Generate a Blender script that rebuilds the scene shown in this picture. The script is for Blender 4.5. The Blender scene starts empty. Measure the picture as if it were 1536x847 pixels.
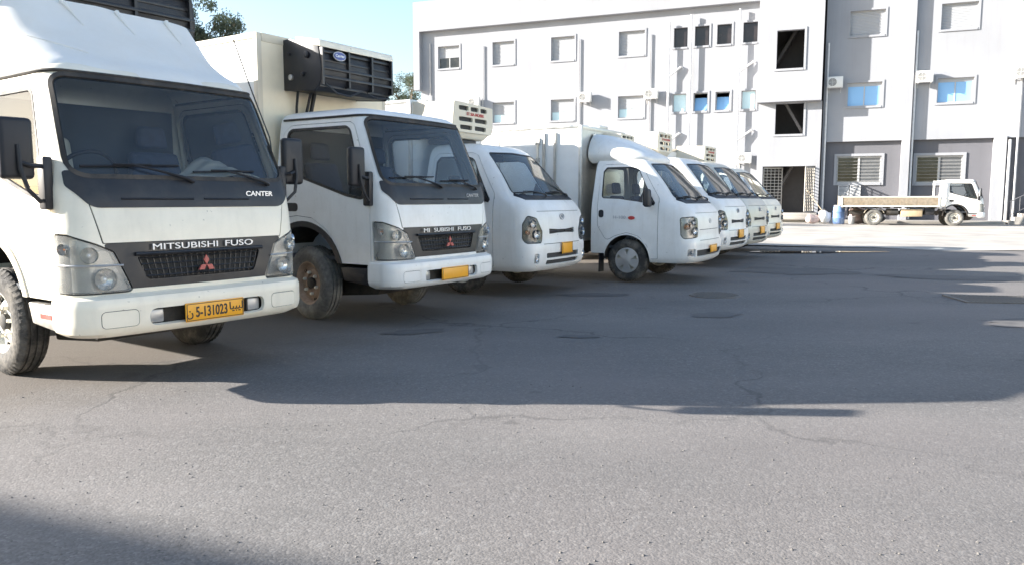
import bpy, bmesh, math, random
import numpy as np
from mathutils import Vector, Matrix
from mathutils.geometry import delaunay_2d_cdt
R = math.radians
random.seed(7)
scene = bpy.context.scene
col = scene.collection

# ------------------------------------------------------------------ camera
CAM_H, FOC, YH = 1.224, 1164.0, 299.0
cam_d = bpy.data.cameras.new('camera')
cam = bpy.data.objects.new('camera', cam_d); col.objects.link(cam)
cam.location = (0, 0, CAM_H)
cam.rotation_euler = (R(90) - math.atan((423.5 - YH) / FOC), 0, 0)
cam_d.sensor_width = 36.0; cam_d.lens = 36.0 * FOC / 1536.0
cam_d.clip_end = 2000; cam_d.clip_start = 0.05
scene.camera = cam

# ------------------------------------------------------------------ sky, sun, exposure
SUN_EL = R(19.2); SUN_AZ = math.atan2(1.0, 0.03)        # turned from +Y towards -X
sdir = Vector((-math.sin(SUN_AZ) * math.cos(SUN_EL), math.cos(SUN_AZ) * math.cos(SUN_EL), math.sin(SUN_EL)))
world = bpy.data.worlds.new('World'); scene.world = world; world.use_nodes = True
wn = world.node_tree.nodes; wl = world.node_tree.links; wn.clear()
wo = wn.new('ShaderNodeOutputWorld'); wb = wn.new('ShaderNodeBackground'); sk = wn.new('ShaderNodeTexSky')
sk.sky_type = 'NISHITA'; sk.sun_disc = False; sk.sun_elevation = SUN_EL; sk.sun_rotation = -SUN_AZ
sk.air_density = 1.0; sk.dust_density = 1.0; sk.ozone_density = 1.0; sk.altitude = 10
wb.inputs['Strength'].default_value = 0.092
wl.new(sk.outputs[0], wb.inputs[0]); wl.new(wb.outputs[0], wo.inputs[0])
sun_d = bpy.data.lights.new('sun', 'SUN'); sun_d.energy = 5.0; sun_d.angle = R(0.53); sun_d.color = (1.0, 0.95, 0.88)
sun = bpy.data.objects.new('sun', sun_d); col.objects.link(sun); sun.location = sdir * 60
sun.rotation_euler = sdir.to_track_quat('Z', 'Y').to_euler()
vs = scene.view_settings
vs.view_transform = 'Standard'; vs.look = 'None'; vs.gamma = 1.0; vs.use_curve_mapping = False
vs.exposure = 1.9
scene.cycles.max_bounces = 8; scene.cycles.transparent_max_bounces = 16

# ------------------------------------------------------------------ object helpers
def obj(name, me, mat=None, parent=None, kind=None, label=None):
    o = bpy.data.objects.new(name, me); col.objects.link(o)
    if mat is not None and me is not None:
        if not me.materials: me.materials.append(mat)
        o.material_slots[0].link = 'OBJECT'; o.material_slots[0].material = mat
    if parent is not None: o.parent = parent
    if kind: o['kind'] = kind
    if label: o['label'] = label
    return o

def tag(o, label, cat, group=None):
    o['label'] = label; o['category'] = cat
    if group: o['group'] = group
    return o

def thing(name, label, cat, loc=(0, 0, 0), rz=0.0, group=None, scale=1.0):
    o = bpy.data.objects.new(name, None); col.objects.link(o)
    o.location = loc; o.rotation_euler = (0, 0, rz); o.scale = (scale,) * 3
    o.empty_display_size = 0.2
    return tag(o, label, cat, group)

def finish(me, angle=35):
    me.validate(); me.update()
    me.polygons.foreach_set('use_smooth', [True] * len(me.polygons))
    try: me.set_sharp_from_angle(angle=R(angle))
    except Exception: pass
    return me

class MB:
    """collects simple solids and turns them into one mesh"""
    def __init__(s): s.v = []; s.f = []
    def add(s, vs, fs):
        b = len(s.v); s.v += [tuple(p) for p in vs]; s.f += [tuple(i + b for i in f) for f in fs]; return s
    def box(s, x0, x1, y0, y1, z0, z1):
        return s.add([(x0,y0,z0),(x1,y0,z0),(x1,y1,z0),(x0,y1,z0),(x0,y0,z1),(x1,y0,z1),(x1,y1,z1),(x0,y1,z1)],
                     [(3,2,1,0),(4,5,6,7),(0,1,5,4),(1,2,6,5),(2,3,7,6),(3,0,4,7)])
    def hexa(s, p):                                           # 8 free corners, same order as box
        return s.add(p, [(3,2,1,0),(4,5,6,7),(0,1,5,4),(1,2,6,5),(2,3,7,6),(3,0,4,7)])
    def bar(s, a, b, w, t):                                   # rectangular bar from a to b
        a = Vector(a); b = Vector(b); d = (b - a).normalized()
        up = Vector((0, 0, 1)) if abs(d.z) < .95 else Vector((0, 1, 0))
        sx = d.cross(up).normalized() * (w / 2); sz = sx.cross(d).normalized() * (t / 2)
        c = [-sx - sz, sx - sz, sx + sz, -sx + sz]
        return s.add([a + q for q in c] + [b + q for q in c], [(3,2,1,0),(4,5,6,7),(0,1,5,4),(1,2,6,5),(2,3,7,6),(3,0,4,7)])
    def tube(s, pts, r, n=8, closed=False):
        pts = [Vector(p) for p in pts]; m = len(pts); vs = []; fs = []
        rr = r if isinstance(r, (list, tuple)) else [r] * m
        prev = None
        for i, p in enumerate(pts):
            if closed: d = pts[(i + 1) % m] - pts[i - 1]
            else: d = pts[min(i + 1, m - 1)] - pts[max(i - 1, 0)]
            d.normalize()
            if prev is None:
                up = Vector((0, 0, 1)) if abs(d.z) < .9 else Vector((1, 0, 0))
                a = d.cross(up).normalized()
            else:
                a = (prev - d * prev.dot(d)).normalized()
            prev = a; b = d.cross(a)
            for k in range(n):
                t = 2 * math.pi * k / n
                vs.append(p + (a * math.cos(t) + b * math.sin(t)) * rr[i])
        for i in range(m if closed else m - 1):
            for k in range(n):
                j = (i + 1) % m
                fs.append((i*n+k, i*n+(k+1)%n, j*n+(k+1)%n, j*n+k))
        if not closed: fs += [tuple(range(n - 1, -1, -1)), tuple(range((m-1)*n, m*n))]
        return s.add(vs, fs)
    def lathe(s, prof, n=32, axis='x', c=(0, 0, 0), closed=False):   # prof: (radius, along axis)
        vs = []; fs = []; m = len(prof)
        for r, h in prof:
            for k in range(n):
                t = 2 * math.pi * k / n; a, b = r * math.cos(t), r * math.sin(t)
                p = {'x': (h, a, b), 'y': (a, h, b), 'z': (a, b, h)}[axis]
                vs.append((p[0] + c[0], p[1] + c[1], p[2] + c[2]))
        for i in range(m if closed else m - 1):
            j = (i + 1) % m
            for k in range(n): fs.append((i*n+k, i*n+(k+1)%n, j*n+(k+1)%n, j*n+k))
        return s.add(vs, fs)
    def prism(s, poly, fn, d0, d1):                           # poly 2D, fn(a,b,d)->3D
        n = len(poly)
        vs = [fn(a, b, d0) for a, b in poly] + [fn(a, b, d1) for a, b in poly]
        fs = [tuple(range(n)), tuple(range(2*n-1, n-1, -1))] + [(i, n+i, n+(i+1)%n, (i+1)%n) for i in range(n)]
        return s.add(vs, fs)
    def mesh(s, name='m', bevel=0.0, seg=2, angle=35, fix=True, tri=False):
        me = bpy.data.meshes.new(name); me.from_pydata(s.v, [], s.f)
        bm = bmesh.new(); bm.from_mesh(me)
        if fix: bmesh.ops.recalc_face_normals(bm, faces=bm.faces)
        if bevel > 0:
            es = [e for e in bm.edges if len(e.link_faces) == 2 and e.calc_face_angle(0) > R(40)]
            bmesh.ops.bevel(bm, geom=es, offset=bevel, segments=seg, profile=0.5, affect='EDGES', clamp_overlap=True)
        bm.to_mesh(me); bm.free()
        return finish(me, angle)
    def build(s, name, mat, parent=None, bevel=0.0, seg=2, angle=35, fix=True, **k):
        return obj(name, s.mesh(name, bevel, seg, angle, fix), mat, parent, **k)

# ------------------------------------------------------------------ polygons
def rpoly(pts, r=0.0, n=5):
    """round the corners of a polygon; r one value or one for each corner"""
    m = len(pts); out = []
    rs = r if isinstance(r, (list, tuple)) else [r] * m
    for i in range(m):
        p = Vector(pts[i]); a = Vector(pts[i-1]) - p; b = Vector(pts[(i+1) % m]) - p
        if rs[i] <= 0: out.append((p.x, p.y)); continue
        la, lb = a.length, b.length; a /= la; b /= lb
        ang = math.acos(max(-1, min(1, a.dot(b))))
        t = min(rs[i] / max(math.tan(ang / 2), 1e-4), la * .48, lb * .48)
        p0 = p + a * t; p1 = p + b * t
        for k in range(n + 1):
            q = k / n
            c = p0 * (1-q)**2 + p * 2*q*(1-q) + p1 * q*q
            out.append((c.x, c.y))
    return out

def dens(pts, d=0.04):
    out = []
    for i in range(len(pts)):
        a = np.array(pts[i]); b = np.array(pts[(i+1) % len(pts)])
        n = max(1, int(np.linalg.norm(b - a) / d))
        for k in range(n): out.append(tuple(a + (b - a) * k / n))
    return out

def grow(pts, d):
    """offset a loop outwards by d"""
    P = np.array(pts); n = len(P)
    area = 0.5 * np.sum(P[:,0]*np.roll(P[:,1],-1) - np.roll(P[:,0],-1)*P[:,1])
    t = np.roll(P, -1, 0) - np.roll(P, 1, 0); t /= np.maximum(np.linalg.norm(t, axis=1, keepdims=True), 1e-9)
    nr = np.stack([t[:,1], -t[:,0]], 1) * (1 if area > 0 else -1)
    return [tuple(p) for p in P + nr * d]

def inside(P, loop):
    L = np.array(loop); x, y = P[:,0], P[:,1]; res = np.zeros(len(P), bool)
    j = len(L) - 1
    for i in range(len(L)):
        xi, yi = L[i]; xj, yj = L[j]
        c = ((yi > y) != (yj > y)) & (x < (xj - xi) * (y - yi) / ((yj - yi) if yj != yi else 1e-12) + xi)
        res ^= c; j = i
    return res

def seg_dist(P, loop):
    L = np.array(loop); best = np.full(len(P), 1e9)
    for i in range(len(L)):
        a = L[i]; b = L[(i+1) % len(L)]; d = b - a; l2 = max(d @ d, 1e-12)
        t = np.clip(((P - a) @ d) / l2, 0, 1)
        best = np.minimum(best, np.linalg.norm(P - (a + t[:,None] * d), axis=1))
    return best

def partition(S, ur, vr, du, dv, regs, body='body', body_off=0.0, body_rim=0.02):
    """Cut a parametric sheet S(u,v)->points,normals into parts.
    regs: list of (name, loop, offset, rim); name None cuts a hole; later ones win."""
    us = np.linspace(ur[0], ur[1], max(2, int(round((ur[1]-ur[0]) / du)) + 1))
    vv = np.linspace(vr[0], vr[1], max(2, int(round((vr[1]-vr[0]) / dv)) + 1))
    G = np.array([(u, v) for v in vv for u in us])
    keep = np.ones(len(G), bool)
    edge = (np.abs(G[:,0]-ur[0]) < 1e-9) | (np.abs(G[:,0]-ur[1]) < 1e-9) | (np.abs(G[:,1]-vr[0]) < 1e-9) | (np.abs(G[:,1]-vr[1]) < 1e-9)
    for r in regs: keep &= (seg_dist(G, r[1]) > 0.3 * min(du, dv)) | edge
    pts = [tuple(p) for p in G[keep]]; edges = []
    for r in regs:
        b = len(pts); L = [(min(max(p[0], ur[0]-.5), ur[1]+.5), min(max(p[1], vr[0]-.5), vr[1]+.5)) for p in r[1]]
        pts += L; edges += [(b+i, b+(i+1) % len(L)) for i in range(len(L))]
    o = delaunay_2d_cdt([Vector(p) for p in pts], edges, [], 0, 1e-6)
    P = np.array([(p.x, p.y) for p in o[0]]); T = np.array([f for f in o[2] if len(f) == 3])
    C = P[T].mean(1)
    own = np.zeros(len(T), int)
    own[(C[:,0] < ur[0]) | (C[:,0] > ur[1]) | (C[:,1] < vr[0]) | (C[:,1] > vr[1])] = -1
    dom = own == 0
    names = [(body, body_off, body_rim)]
    idx = {}
    for name, loop, off, rim in [r[:4] for r in regs]:
        m = inside(C, loop) & dom
        if name is None: own[m] = -1
        else:
            if name not in idx: names.append((name, off, rim)); idx[name] = len(names) - 1
            own[m] = idx[name]
    pos, nor = S(np.clip(P[:,0], ur[0], ur[1]), np.clip(P[:,1], vr[0], vr[1]))
    out = {}
    for k, (name, off, rim) in enumerate(names):
        tr = T[own == k]
        if not len(tr): continue
        used, inv = np.unique(tr.ravel(), return_inverse=True); tr = inv.reshape(-1, 3)
        V = pos[used] + nor[used] * off
        faces = [tuple(int(i) for i in t) for t in tr]
        verts = [tuple(v) for v in V]
        if rim > 0:
            cnt = {}
            for t in faces:
                for a, b in ((t[0],t[1]),(t[1],t[2]),(t[2],t[0])): cnt[(a,b)] = 1
            bd = [e for e in cnt if (e[1], e[0]) not in cnt]
            low = {}
            for a, b in bd:
                for q in (a, b):
                    if q not in low:
                        low[q] = len(verts); verts.append(tuple(V[q] - nor[used[q]] * rim))
                faces.append((b, a, low[a], low[b]))
        me = bpy.data.meshes.new(name); me.from_pydata(verts, [], faces); out[name] = finish(me, 40)
    return out

class Skin:
    """a body shell round a vehicle: rings of rounded plan shape stacked along v"""
    def __init__(s, prof, xc0, c0, s0, bow=0.05, wob=None):
        s.p = np.array(prof, float); s.xc0, s.c0, s.s0, s.bow, s.wob = xc0, c0, s0, bow, wob
    def at(s, v):
        x = s.p[:,0]; v = np.clip(np.asarray(v, float), x[0], x[-1])
        out = []
        i = np.clip(np.searchsorted(x, v) - 1, 0, len(x) - 2); h = x[i+1] - x[i]; t = (v - x[i]) / h
        for c in range(1, s.p.shape[1]):
            y = s.p[:,c]; d = np.diff(y) / np.diff(x)
            m = np.zeros(len(x)); m[0], m[-1] = d[0], d[-1]
            for k in range(1, len(x) - 1):
                m[k] = 0 if d[k-1]*d[k] <= 0 else 2*d[k-1]*d[k]/(d[k-1]+d[k])
            out.append((2*t**3-3*t**2+1)*y[i] + (t**3-2*t**2+t)*h*m[i] + (-2*t**3+3*t**2)*y[i+1] + (t**3-t**2)*h*m[i+1])
        return out                                            # z, yf, w, rx, ry, yb
    def pos(s, u, v):
        z, yf, w, rx, ry, yb = s.at(v); u = np.asarray(u, float); a = np.abs(u); sg = np.sign(u)
        xc = w - rx
        x1 = u / s.xc0 * xc; y1 = yf + s.bow * (x1 / w)**2
        y0 = yf + s.bow * (xc / w)**2
        t = np.clip((a - s.xc0) / s.c0, 0, 1) * (np.pi / 2)
        x2 = sg * (xc + rx * np.sin(t)); y2 = y0 + ry * (1 - np.cos(t))
        q = np.clip((a - s.xc0 - s.c0) / s.s0, 0, 1); ys = y0 + ry
        x3 = sg * w; y3 = ys + q * (yb - ys)
        f = a <= s.xc0; e = a >= s.xc0 + s.c0
        P = np.stack([np.where(f, x1, np.where(e, x3, x2)), np.where(f, y1, np.where(e, y3, y2)), z + 0 * x1], 1)
        return P
    def S(s, u, v):
        e = 1e-3; P = s.pos(u, v)
        du = s.pos(u + e, v) - s.pos(u - e, v); dv = s.pos(u, np.minimum(v + e, s.p[-1,0])) - s.pos(u, np.maximum(v - e, s.p[0,0]))
        n = np.cross(du, dv); n /= np.maximum(np.linalg.norm(n, axis=1, keepdims=True), 1e-12)
        if s.wob is not None: P = P + n * s.wob(P)[:,None]
        return P, n
    def front(s, x, v):
        z, yf, w, rx, ry, yb = [float(q) for q in s.at(v)]; xc = w - rx; a = abs(x)
        if a <= xc: return (x / xc * s.xc0, v)
        t = math.asin(min(1, (a - xc) / rx)); return (math.copysign(s.xc0 + s.c0 * t / (math.pi/2), x), v)
    def side(s, sg, y, v):
        z, yf, w, rx, ry, yb = [float(q) for q in s.at(v)]; y0 = yf + s.bow * ((w-rx)/w)**2
        if y >= y0 + ry: return (sg * (s.xc0 + s.c0 + s.s0 * (y - y0 - ry) / (yb - y0 - ry)), v)
        t = math.acos(max(-1, min(1, 1 - (y - y0) / ry))); return (sg * (s.xc0 + s.c0 * t / (math.pi/2)), v)
    def F(s, pts, r=0, d=0.03): return [s.front(x, v) for x, v in dens(rpoly(pts, r), d)]
    def D(s, sg, pts, r=0, d=0.03): return [s.side(sg, y, v) for y, v in dens(rpoly(pts, r), d)]
    def U(s, pts, r=0, d=0.03): return dens(rpoly(pts, r), d)

# ------------------------------------------------------------------ materials
MAT = {}
def nt(name):
    m = bpy.data.materials.new(name); m.use_nodes = True; n = m.node_tree.nodes; n.clear()
    o = n.new('ShaderNodeOutputMaterial'); MAT[name] = m
    return m, n, m.node_tree.links, o
def node(n, t, **k):
    x = n.new(t)
    for a, b in k.items():
        if hasattr(x, a): setattr(x, a, b)
    return x
def ramp(n, stops):
    r = n.new('ShaderNodeValToRGB'); e = r.color_ramp.elements
    while len(e) < len(stops): e.new(0.5)
    for q, (p, c) in zip(e, stops): q.position = p; q.color = (c, c, c, 1) if isinstance(c, (int, float)) else (*c, 1)
    return r
def plain(name, c, rough=0.5, metal=0.0, var=0.12, scale=6.0, bump=0.0, coat=0.0, dirt=None, dirt_amt=0.35, dirt_scale=2.0, spec=0.5):
    """one colour with noisy variation, optional blotches of dirt"""
    m, n, l, o = nt(name); b = n.new('ShaderNodeBsdfPrincipled'); l.new(b.outputs[0], o.inputs[0])
    tc = n.new('ShaderNodeTexCoord'); ns = node(n, 'ShaderNodeTexNoise'); ns.inputs['Scale'].default_value = scale; ns.inputs['Detail'].default_value = 6
    l.new(tc.outputs['Object'], ns.inputs['Vector'])
    rp = ramp(n, [(0.3, tuple(x * (1 - var) for x in c)), (0.7, tuple(min(1, x * (1 + var * .5)) for x in c))])
    l.new(ns.outputs['Fac'], rp.inputs[0]); src = rp.outputs[0]
    if dirt:
        n2 = node(n, 'ShaderNodeTexNoise'); n2.inputs['Scale'].default_value = dirt_scale; n2.inputs['Detail'].default_value = 9; n2.inputs['Roughness'].default_value = .68
        l.new(tc.outputs['Object'], n2.inputs['Vector'])
        r2 = ramp(n, [(0.45, 0.0), (0.75, dirt_amt)]); l.new(n2.outputs['Fac'], r2.inputs[0])
        mx = node(n, 'ShaderNodeMix', data_type='RGBA'); l.new(r2.outputs[0], mx.inputs[0]); l.new(src, mx.inputs[6]); mx.inputs[7].default_value = (*dirt, 1); src = mx.outputs[2]
    l.new(src, b.inputs['Base Color'])
    b.inputs['Roughness'].default_value = rough; b.inputs['Metallic'].default_value = metal
    b.inputs['Specular IOR Level'].default_value = spec
    if coat: b.inputs['Coat Weight'].default_value = coat; b.inputs['Coat Roughness'].default_value = 0.12
    rr = ramp(n, [(0.3, max(0, rough - .1)), (0.7, min(1, rough + .1))]); l.new(ns.outputs['Fac'], rr.inputs[0]); l.new(rr.outputs[0], b.inputs['Roughness'])
    if bump:
        bp = n.new('ShaderNodeBump'); bp.inputs['Strength'].default_value = bump; bp.inputs['Distance'].default_value = 0.02
        l.new(ns.outputs['Fac'], bp.inputs['Height']); l.new(bp.outputs[0], b.inputs['Normal'])
    return m
def paint(name, c, dust=(0.42, 0.38, 0.31)):
    """vehicle paint: coat, road film, a few streaks and scuffs"""
    m, n, l, o = nt(name); b = n.new('ShaderNodeBsdfPrincipled'); l.new(b.outputs[0], o.inputs[0])
    tc = n.new('ShaderNodeTexCoord')
    mp = n.new('ShaderNodeMapping'); mp.inputs['Scale'].default_value = (5, 5, 0.7); l.new(tc.outputs['Object'], mp.inputs['Vector'])
    st = node(n, 'ShaderNodeTexNoise'); st.inputs['Scale'].default_value = 3; st.inputs['Detail'].default_value = 8; l.new(mp.outputs[0], st.inputs['Vector'])
    n2 = node(n, 'ShaderNodeTexNoise'); n2.inputs['Scale'].default_value = 1.7; n2.inputs['Detail'].default_value = 10; n2.inputs['Roughness'].default_value = .7; l.new(tc.outputs['Object'], n2.inputs['Vector'])
    r1 = ramp(n, [(0.52, 0.0), (0.85, 0.16)]); l.new(st.outputs['Fac'], r1.inputs[0])
    r2 = ramp(n, [(0.43, 0.0), (0.78, 0.32)]); l.new(n2.outputs['Fac'], r2.inputs[0])
    ad = node(n, 'ShaderNodeMath', operation='ADD'); l.new(r1.outputs[0], ad.inputs[0]); l.new(r2.outputs[0], ad.inputs[1])
    mx = node(n, 'ShaderNodeMix', data_type='RGBA'); l.new(ad.outputs[0], mx.inputs[0]); mx.inputs[6].default_value = (*c, 1); mx.inputs[7].default_value = (*dust, 1)
    n3 = node(n, 'ShaderNodeTexNoise'); n3.inputs['Scale'].default_value = 26; n3.inputs['Detail'].default_value = 6; l.new(tc.outputs['Object'], n3.inputs['Vector'])
    r3 = ramp(n, [(0.69, 0.0), (0.74, 0.5)]); l.new(n3.outputs['Fac'], r3.inputs[0])
    mx2 = node(n, 'ShaderNodeMix', data_type='RGBA'); l.new(r3.outputs[0], mx2.inputs[0]); l.new(mx.outputs[2], mx2.inputs[6]); mx2.inputs[7].default_value = (.16, .13, .1, 1)
    l.new(mx2.outputs[2], b.inputs['Base Color'])
    rr = ramp(n, [(0.3, 0.3), (0.7, 0.55)]); l.new(n2.outputs['Fac'], rr.inputs[0]); l.new(rr.outputs[0], b.inputs['Roughness'])
    b.inputs['Coat Weight'].default_value = 0.35; b.inputs['Coat Roughness'].default_value = 0.15
    return m
def glass(name, tint, dust=0.06, ior=1.5, dustc=(.5, .47, .4)):
    """thin pane: Fresnel mirror over tinted transparency, a film of dust"""
    m, n, l, o = nt(name)
    tr = n.new('ShaderNodeBsdfTransparent'); tr.inputs[0].default_value = (*tint, 1)
    gl = n.new('ShaderNodeBsdfGlossy'); gl.inputs['Roughness'].default_value = 0.02
    fr = n.new('ShaderNodeFresnel'); fr.inputs[0].default_value = ior
    mx = n.new('ShaderNodeMixShader'); l.new(fr.outputs[0], mx.inputs[0]); l.new(tr.outputs[0], mx.inputs[1]); l.new(gl.outputs[0], mx.inputs[2])
    df = n.new('ShaderNodeBsdfDiffuse'); df.inputs[0].default_value = (*dustc, 1)
    tc = n.new('ShaderNodeTexCoord'); ns = node(n, 'ShaderNodeTexNoise'); ns.inputs['Scale'].default_value = 2.5; ns.inputs['Detail'].default_value = 8
    l.new(tc.outputs['Object'], ns.inputs['Vector'])
    rp = ramp(n, [(0.35, dust * .4), (0.75, dust * 2.0)]); l.new(ns.outputs['Fac'], rp.inputs[0])
    m2 = n.new('ShaderNodeMixShader'); l.new(rp.outputs[0], m2.inputs[0]); l.new(mx.outputs[0], m2.inputs[1]); l.new(df.outputs[0], m2.inputs[2])
    l.new(m2.outputs[0], o.inputs[0]); return m

WHITE = paint('white_paint', (.82, .81, .78))
CREAMW = paint('aged_white_paint', (.86, .79, .65))
BEIGE = paint('beige_paint', (.60, .57, .49))
BOXW = plain('white_panel', (.80, .80, .78), .45, var=.05, dirt=(.55, .5, .42), dirt_amt=.25)
BOXC = plain('cream_panel', (.86, .76, .58), .5, var=.05, dirt=(.6, .48, .32), dirt_amt=.3)
BOXT = plain('tan_panel', (.62, .46, .31), .5, var=.1)
TARP = plain('fairing_white', (.80, .78, .74), .5, var=.06, dirt=(.5, .45, .38), dirt_amt=.35, bump=.15, scale=4)
ALU = plain('aluminium', (.58, .56, .52), .42, metal=.85, var=.15, scale=14)
BLACKP = plain('black_plastic', (.014, .014, .018), .5, var=.3, dirt=(.09, .08, .07), dirt_amt=.4)
GREYP = plain('charcoal_plastic', (.017, .017, .020), .42, var=.25, dirt=(.085, .075, .065), dirt_amt=.4, dirt_scale=3.5)
RUBBER = plain('rubber_seal', (.03, .027, .025), .7, var=.3, dirt=(.16, .13, .1), dirt_amt=.6, dirt_scale=5)
SEAM = plain('seam_dark', (.05, .05, .05), .8)
TYRE = plain('tyre_rubber', (.035, .033, .031), .85, var=.3, dirt=(.26, .23, .19), dirt_amt=.7, dirt_scale=6, bump=.3, scale=30)
TYRED = plain('dusty_tyre_rubber', (.13, .125, .115), .9, var=.3, dirt=(.36, .34, .30), dirt_amt=.8, dirt_scale=5, bump=.3, scale=30)
STEEL = plain('painted_wheel_steel', (.62, .60, .53), .55, var=.15, dirt=(.2, .11, .05), dirt_amt=.6, dirt_scale=7)
RUST = plain('rusty_wheel_steel', (.46, .33, .24), .75, var=.3, dirt=(.16, .09, .05), dirt_amt=.7, dirt_scale=9)
SILVER = plain('silver_hubcap', (.55, .55, .55), .35, metal=.6, var=.1)
NUT = plain('pale_nut', (.78, .74, .64), .5, metal=.3, var=.2)
CHROME = plain('reflector_chrome', (.75, .75, .75), .18, metal=1.0, var=.05)
SMOKE = plain('lamp_housing', (.42, .42, .42), .35, metal=.5, var=.2)
AMBER = plain('amber_lens', (.75, .24, .06), .3)
EMBR = plain('faded_red', (.46, .10, .085), .35)
REDL = plain('red_mark', (.55, .05, .04), .4)
PLATE = plain('orange_plate', (.92, .42, .02), .4, var=.06, dirt=(.5, .25, .05), dirt_amt=.4)
INK = plain('dark_ink', (.03, .025, .02), .5)
LETTER = plain('letter_silver', (.78, .78, .78), .35, metal=.3, var=.05)
LETTERG = plain('letter_grey', (.45, .45, .47), .4, metal=.2)
INTER = plain('cab_lining', (.060, .068, .080), .8, var=.15)
DASHM = plain('dusty_dashboard', (.24, .24, .215), .8, var=.2)
SEATM = plain('seat_fabric', (.055, .065, .10), .9, var=.25, scale=20)
COVER = plain('beige_cloth', (.46, .42, .34), .9, var=.2)
CHAS = plain('chassis_dirty', (.035, .033, .03), .8, var=.4, dirt=(.14, .11, .08), dirt_amt=.7)
REEFC = plain('cream_unit_shell', (.74, .66, .52), .5, var=.05, dirt=(.5, .43, .33), dirt_amt=.4)
WGLASS = glass('windscreen_glass', (.78, .87, .95), .022, 1.65)
SGLASS = glass('side_glass', (.82, .86, .86), .02, 1.5)
LENS = glass('lamp_lens', (.90, .90, .87), .26, 1.5, (.74, .73, .68))
CLEARL = glass('clear_lamp_lens', (.93, .93, .92), .05, 1.5, (.7, .7, .66))
DARKH = plain('dark_lamp_housing', (.06, .06, .065), .4, var=.2)
MIRG = plain('mirror_glass', (.6, .65, .7), .06, metal=1.0, var=.02)
WOOD = plain('worn_board', (.29, .24, .18), .8, var=.3, scale=9, dirt=(.25, .17, .09), dirt_amt=.5)

def words(txt, size, ext=0.002, sx=1.0, fat=0.0, align='CENTER', space=1.0):
    cu = bpy.data.curves.new('letters', 'FONT'); cu.body = txt; cu.size = size; cu.extrude = ext; cu.align_x = align; cu.align_y = 'CENTER'
    cu.offset = fat; cu.space_character = space; cu.resolution_u = 6
    t = bpy.data.objects.new('letters', cu); col.objects.link(t)
    dg = bpy.context.evaluated_depsgraph_get(); me = bpy.data.meshes.new_from_object(t.evaluated_get(dg))
    bpy.data.objects.remove(t)
    M = Matrix(((sx,0,0,0),(0,0,-1,0),(0,1,0,0),(0,0,0,1)))            # stand upright, face -Y
    me.transform(M); me.materials.clear(); return me

# ------------------------------------------------------------------ vehicle pieces
XN = lambda a, b, d: (d, a, b)                                # polygons in the side plane
YN = lambda a, b, d: (a, d, b)                                # polygons in the front plane
CACHE = {}
def cached(key, fn):
    if key not in CACHE: CACHE[key] = fn()
    return CACHE[key]

# Canter-like cab-over: (v, z, front y, half width, corner rx, corner ry, back y)
CAN = Skin([(.56, .56, .035, .838, .15, .17, 1.62), (.70, .70, .03, .842, .15, .17, 1.62), (1.00, 1.00, .045, .845, .15, .17, 1.62),
            (1.22, 1.22, .075, .845, .15, .18, 1.62), (1.36, 1.36, .12, .838, .145, .18, 1.62), (1.66, 1.66, .24, .805, .14, .18, 1.61),
            (1.98, 1.98, .375, .765, .13, .18, 1.60), (2.05, 2.045, .42, .75, .13, .18, 1.59), (2.13, 2.09, .48, .70, .13, .18, 1.55), (2.26, 2.115, .60, .60, .13, .18, 1.46)],
           .69, .25, 1.27, bow=.055)
BUM = Skin([(.375, .375, .03, .80, .2, .2, .30), (.40, .40, -.015, .845, .2, .18, .33), (.46, .46, -.03, .86, .2, .18, .34), (.58, .58, -.03, .86, .2, .18, .34),
            (.625, .625, -.015, .85, .2, .18, .33), (.645, .64, .03, .82, .2, .18, .31)], .66, .30, .14, bow=.05)
# one-box van-type cab with a short nose
KIA = Skin([(.30, .30, .10, .78, .22, .25, 1.70), (.35, .35, .03, .82, .21, .23, 1.70), (.48, .48, .0, .84, .21, .23, 1.70), (.62, .62, .0, .845, .21, .23, 1.70),
            (.68, .68, .02, .845, .21, .23, 1.70), (.85, .85, .03, .845, .21, .23, 1.70), (1.02, 1.02, .05, .84, .21, .23, 1.70), (1.13, 1.13, .11, .83, .20, .23, 1.70),
            (1.20, 1.20, .18, .815, .19, .23, 1.70), (1.26, 1.25, .245, .80, .17, .26, 1.70), (1.58, 1.54, .52, .735, .13, .22, 1.69), (1.86, 1.81, .78, .66, .10, .18, 1.68),
            (1.93, 1.875, .86, .63, .10, .18, 1.66), (2.02, 1.925, .97, .56, .10, .18, 1.62), (2.14, 1.95, 1.12, .46, .10, .18, 1.5)], .60, .36, 1.10, bow=.06)

def arch(yc, zc, r, y0, y1, zb, n=26):
    pts = []
    for k in range(n + 1):
        a = math.pi - math.pi * k / n
        pts.append((yc - r * math.cos(math.pi - a) * 1.0, zc + r * math.sin(a)))
    return [(yc - r, zb)] + pts + [(yc + r, zb)]

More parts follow.
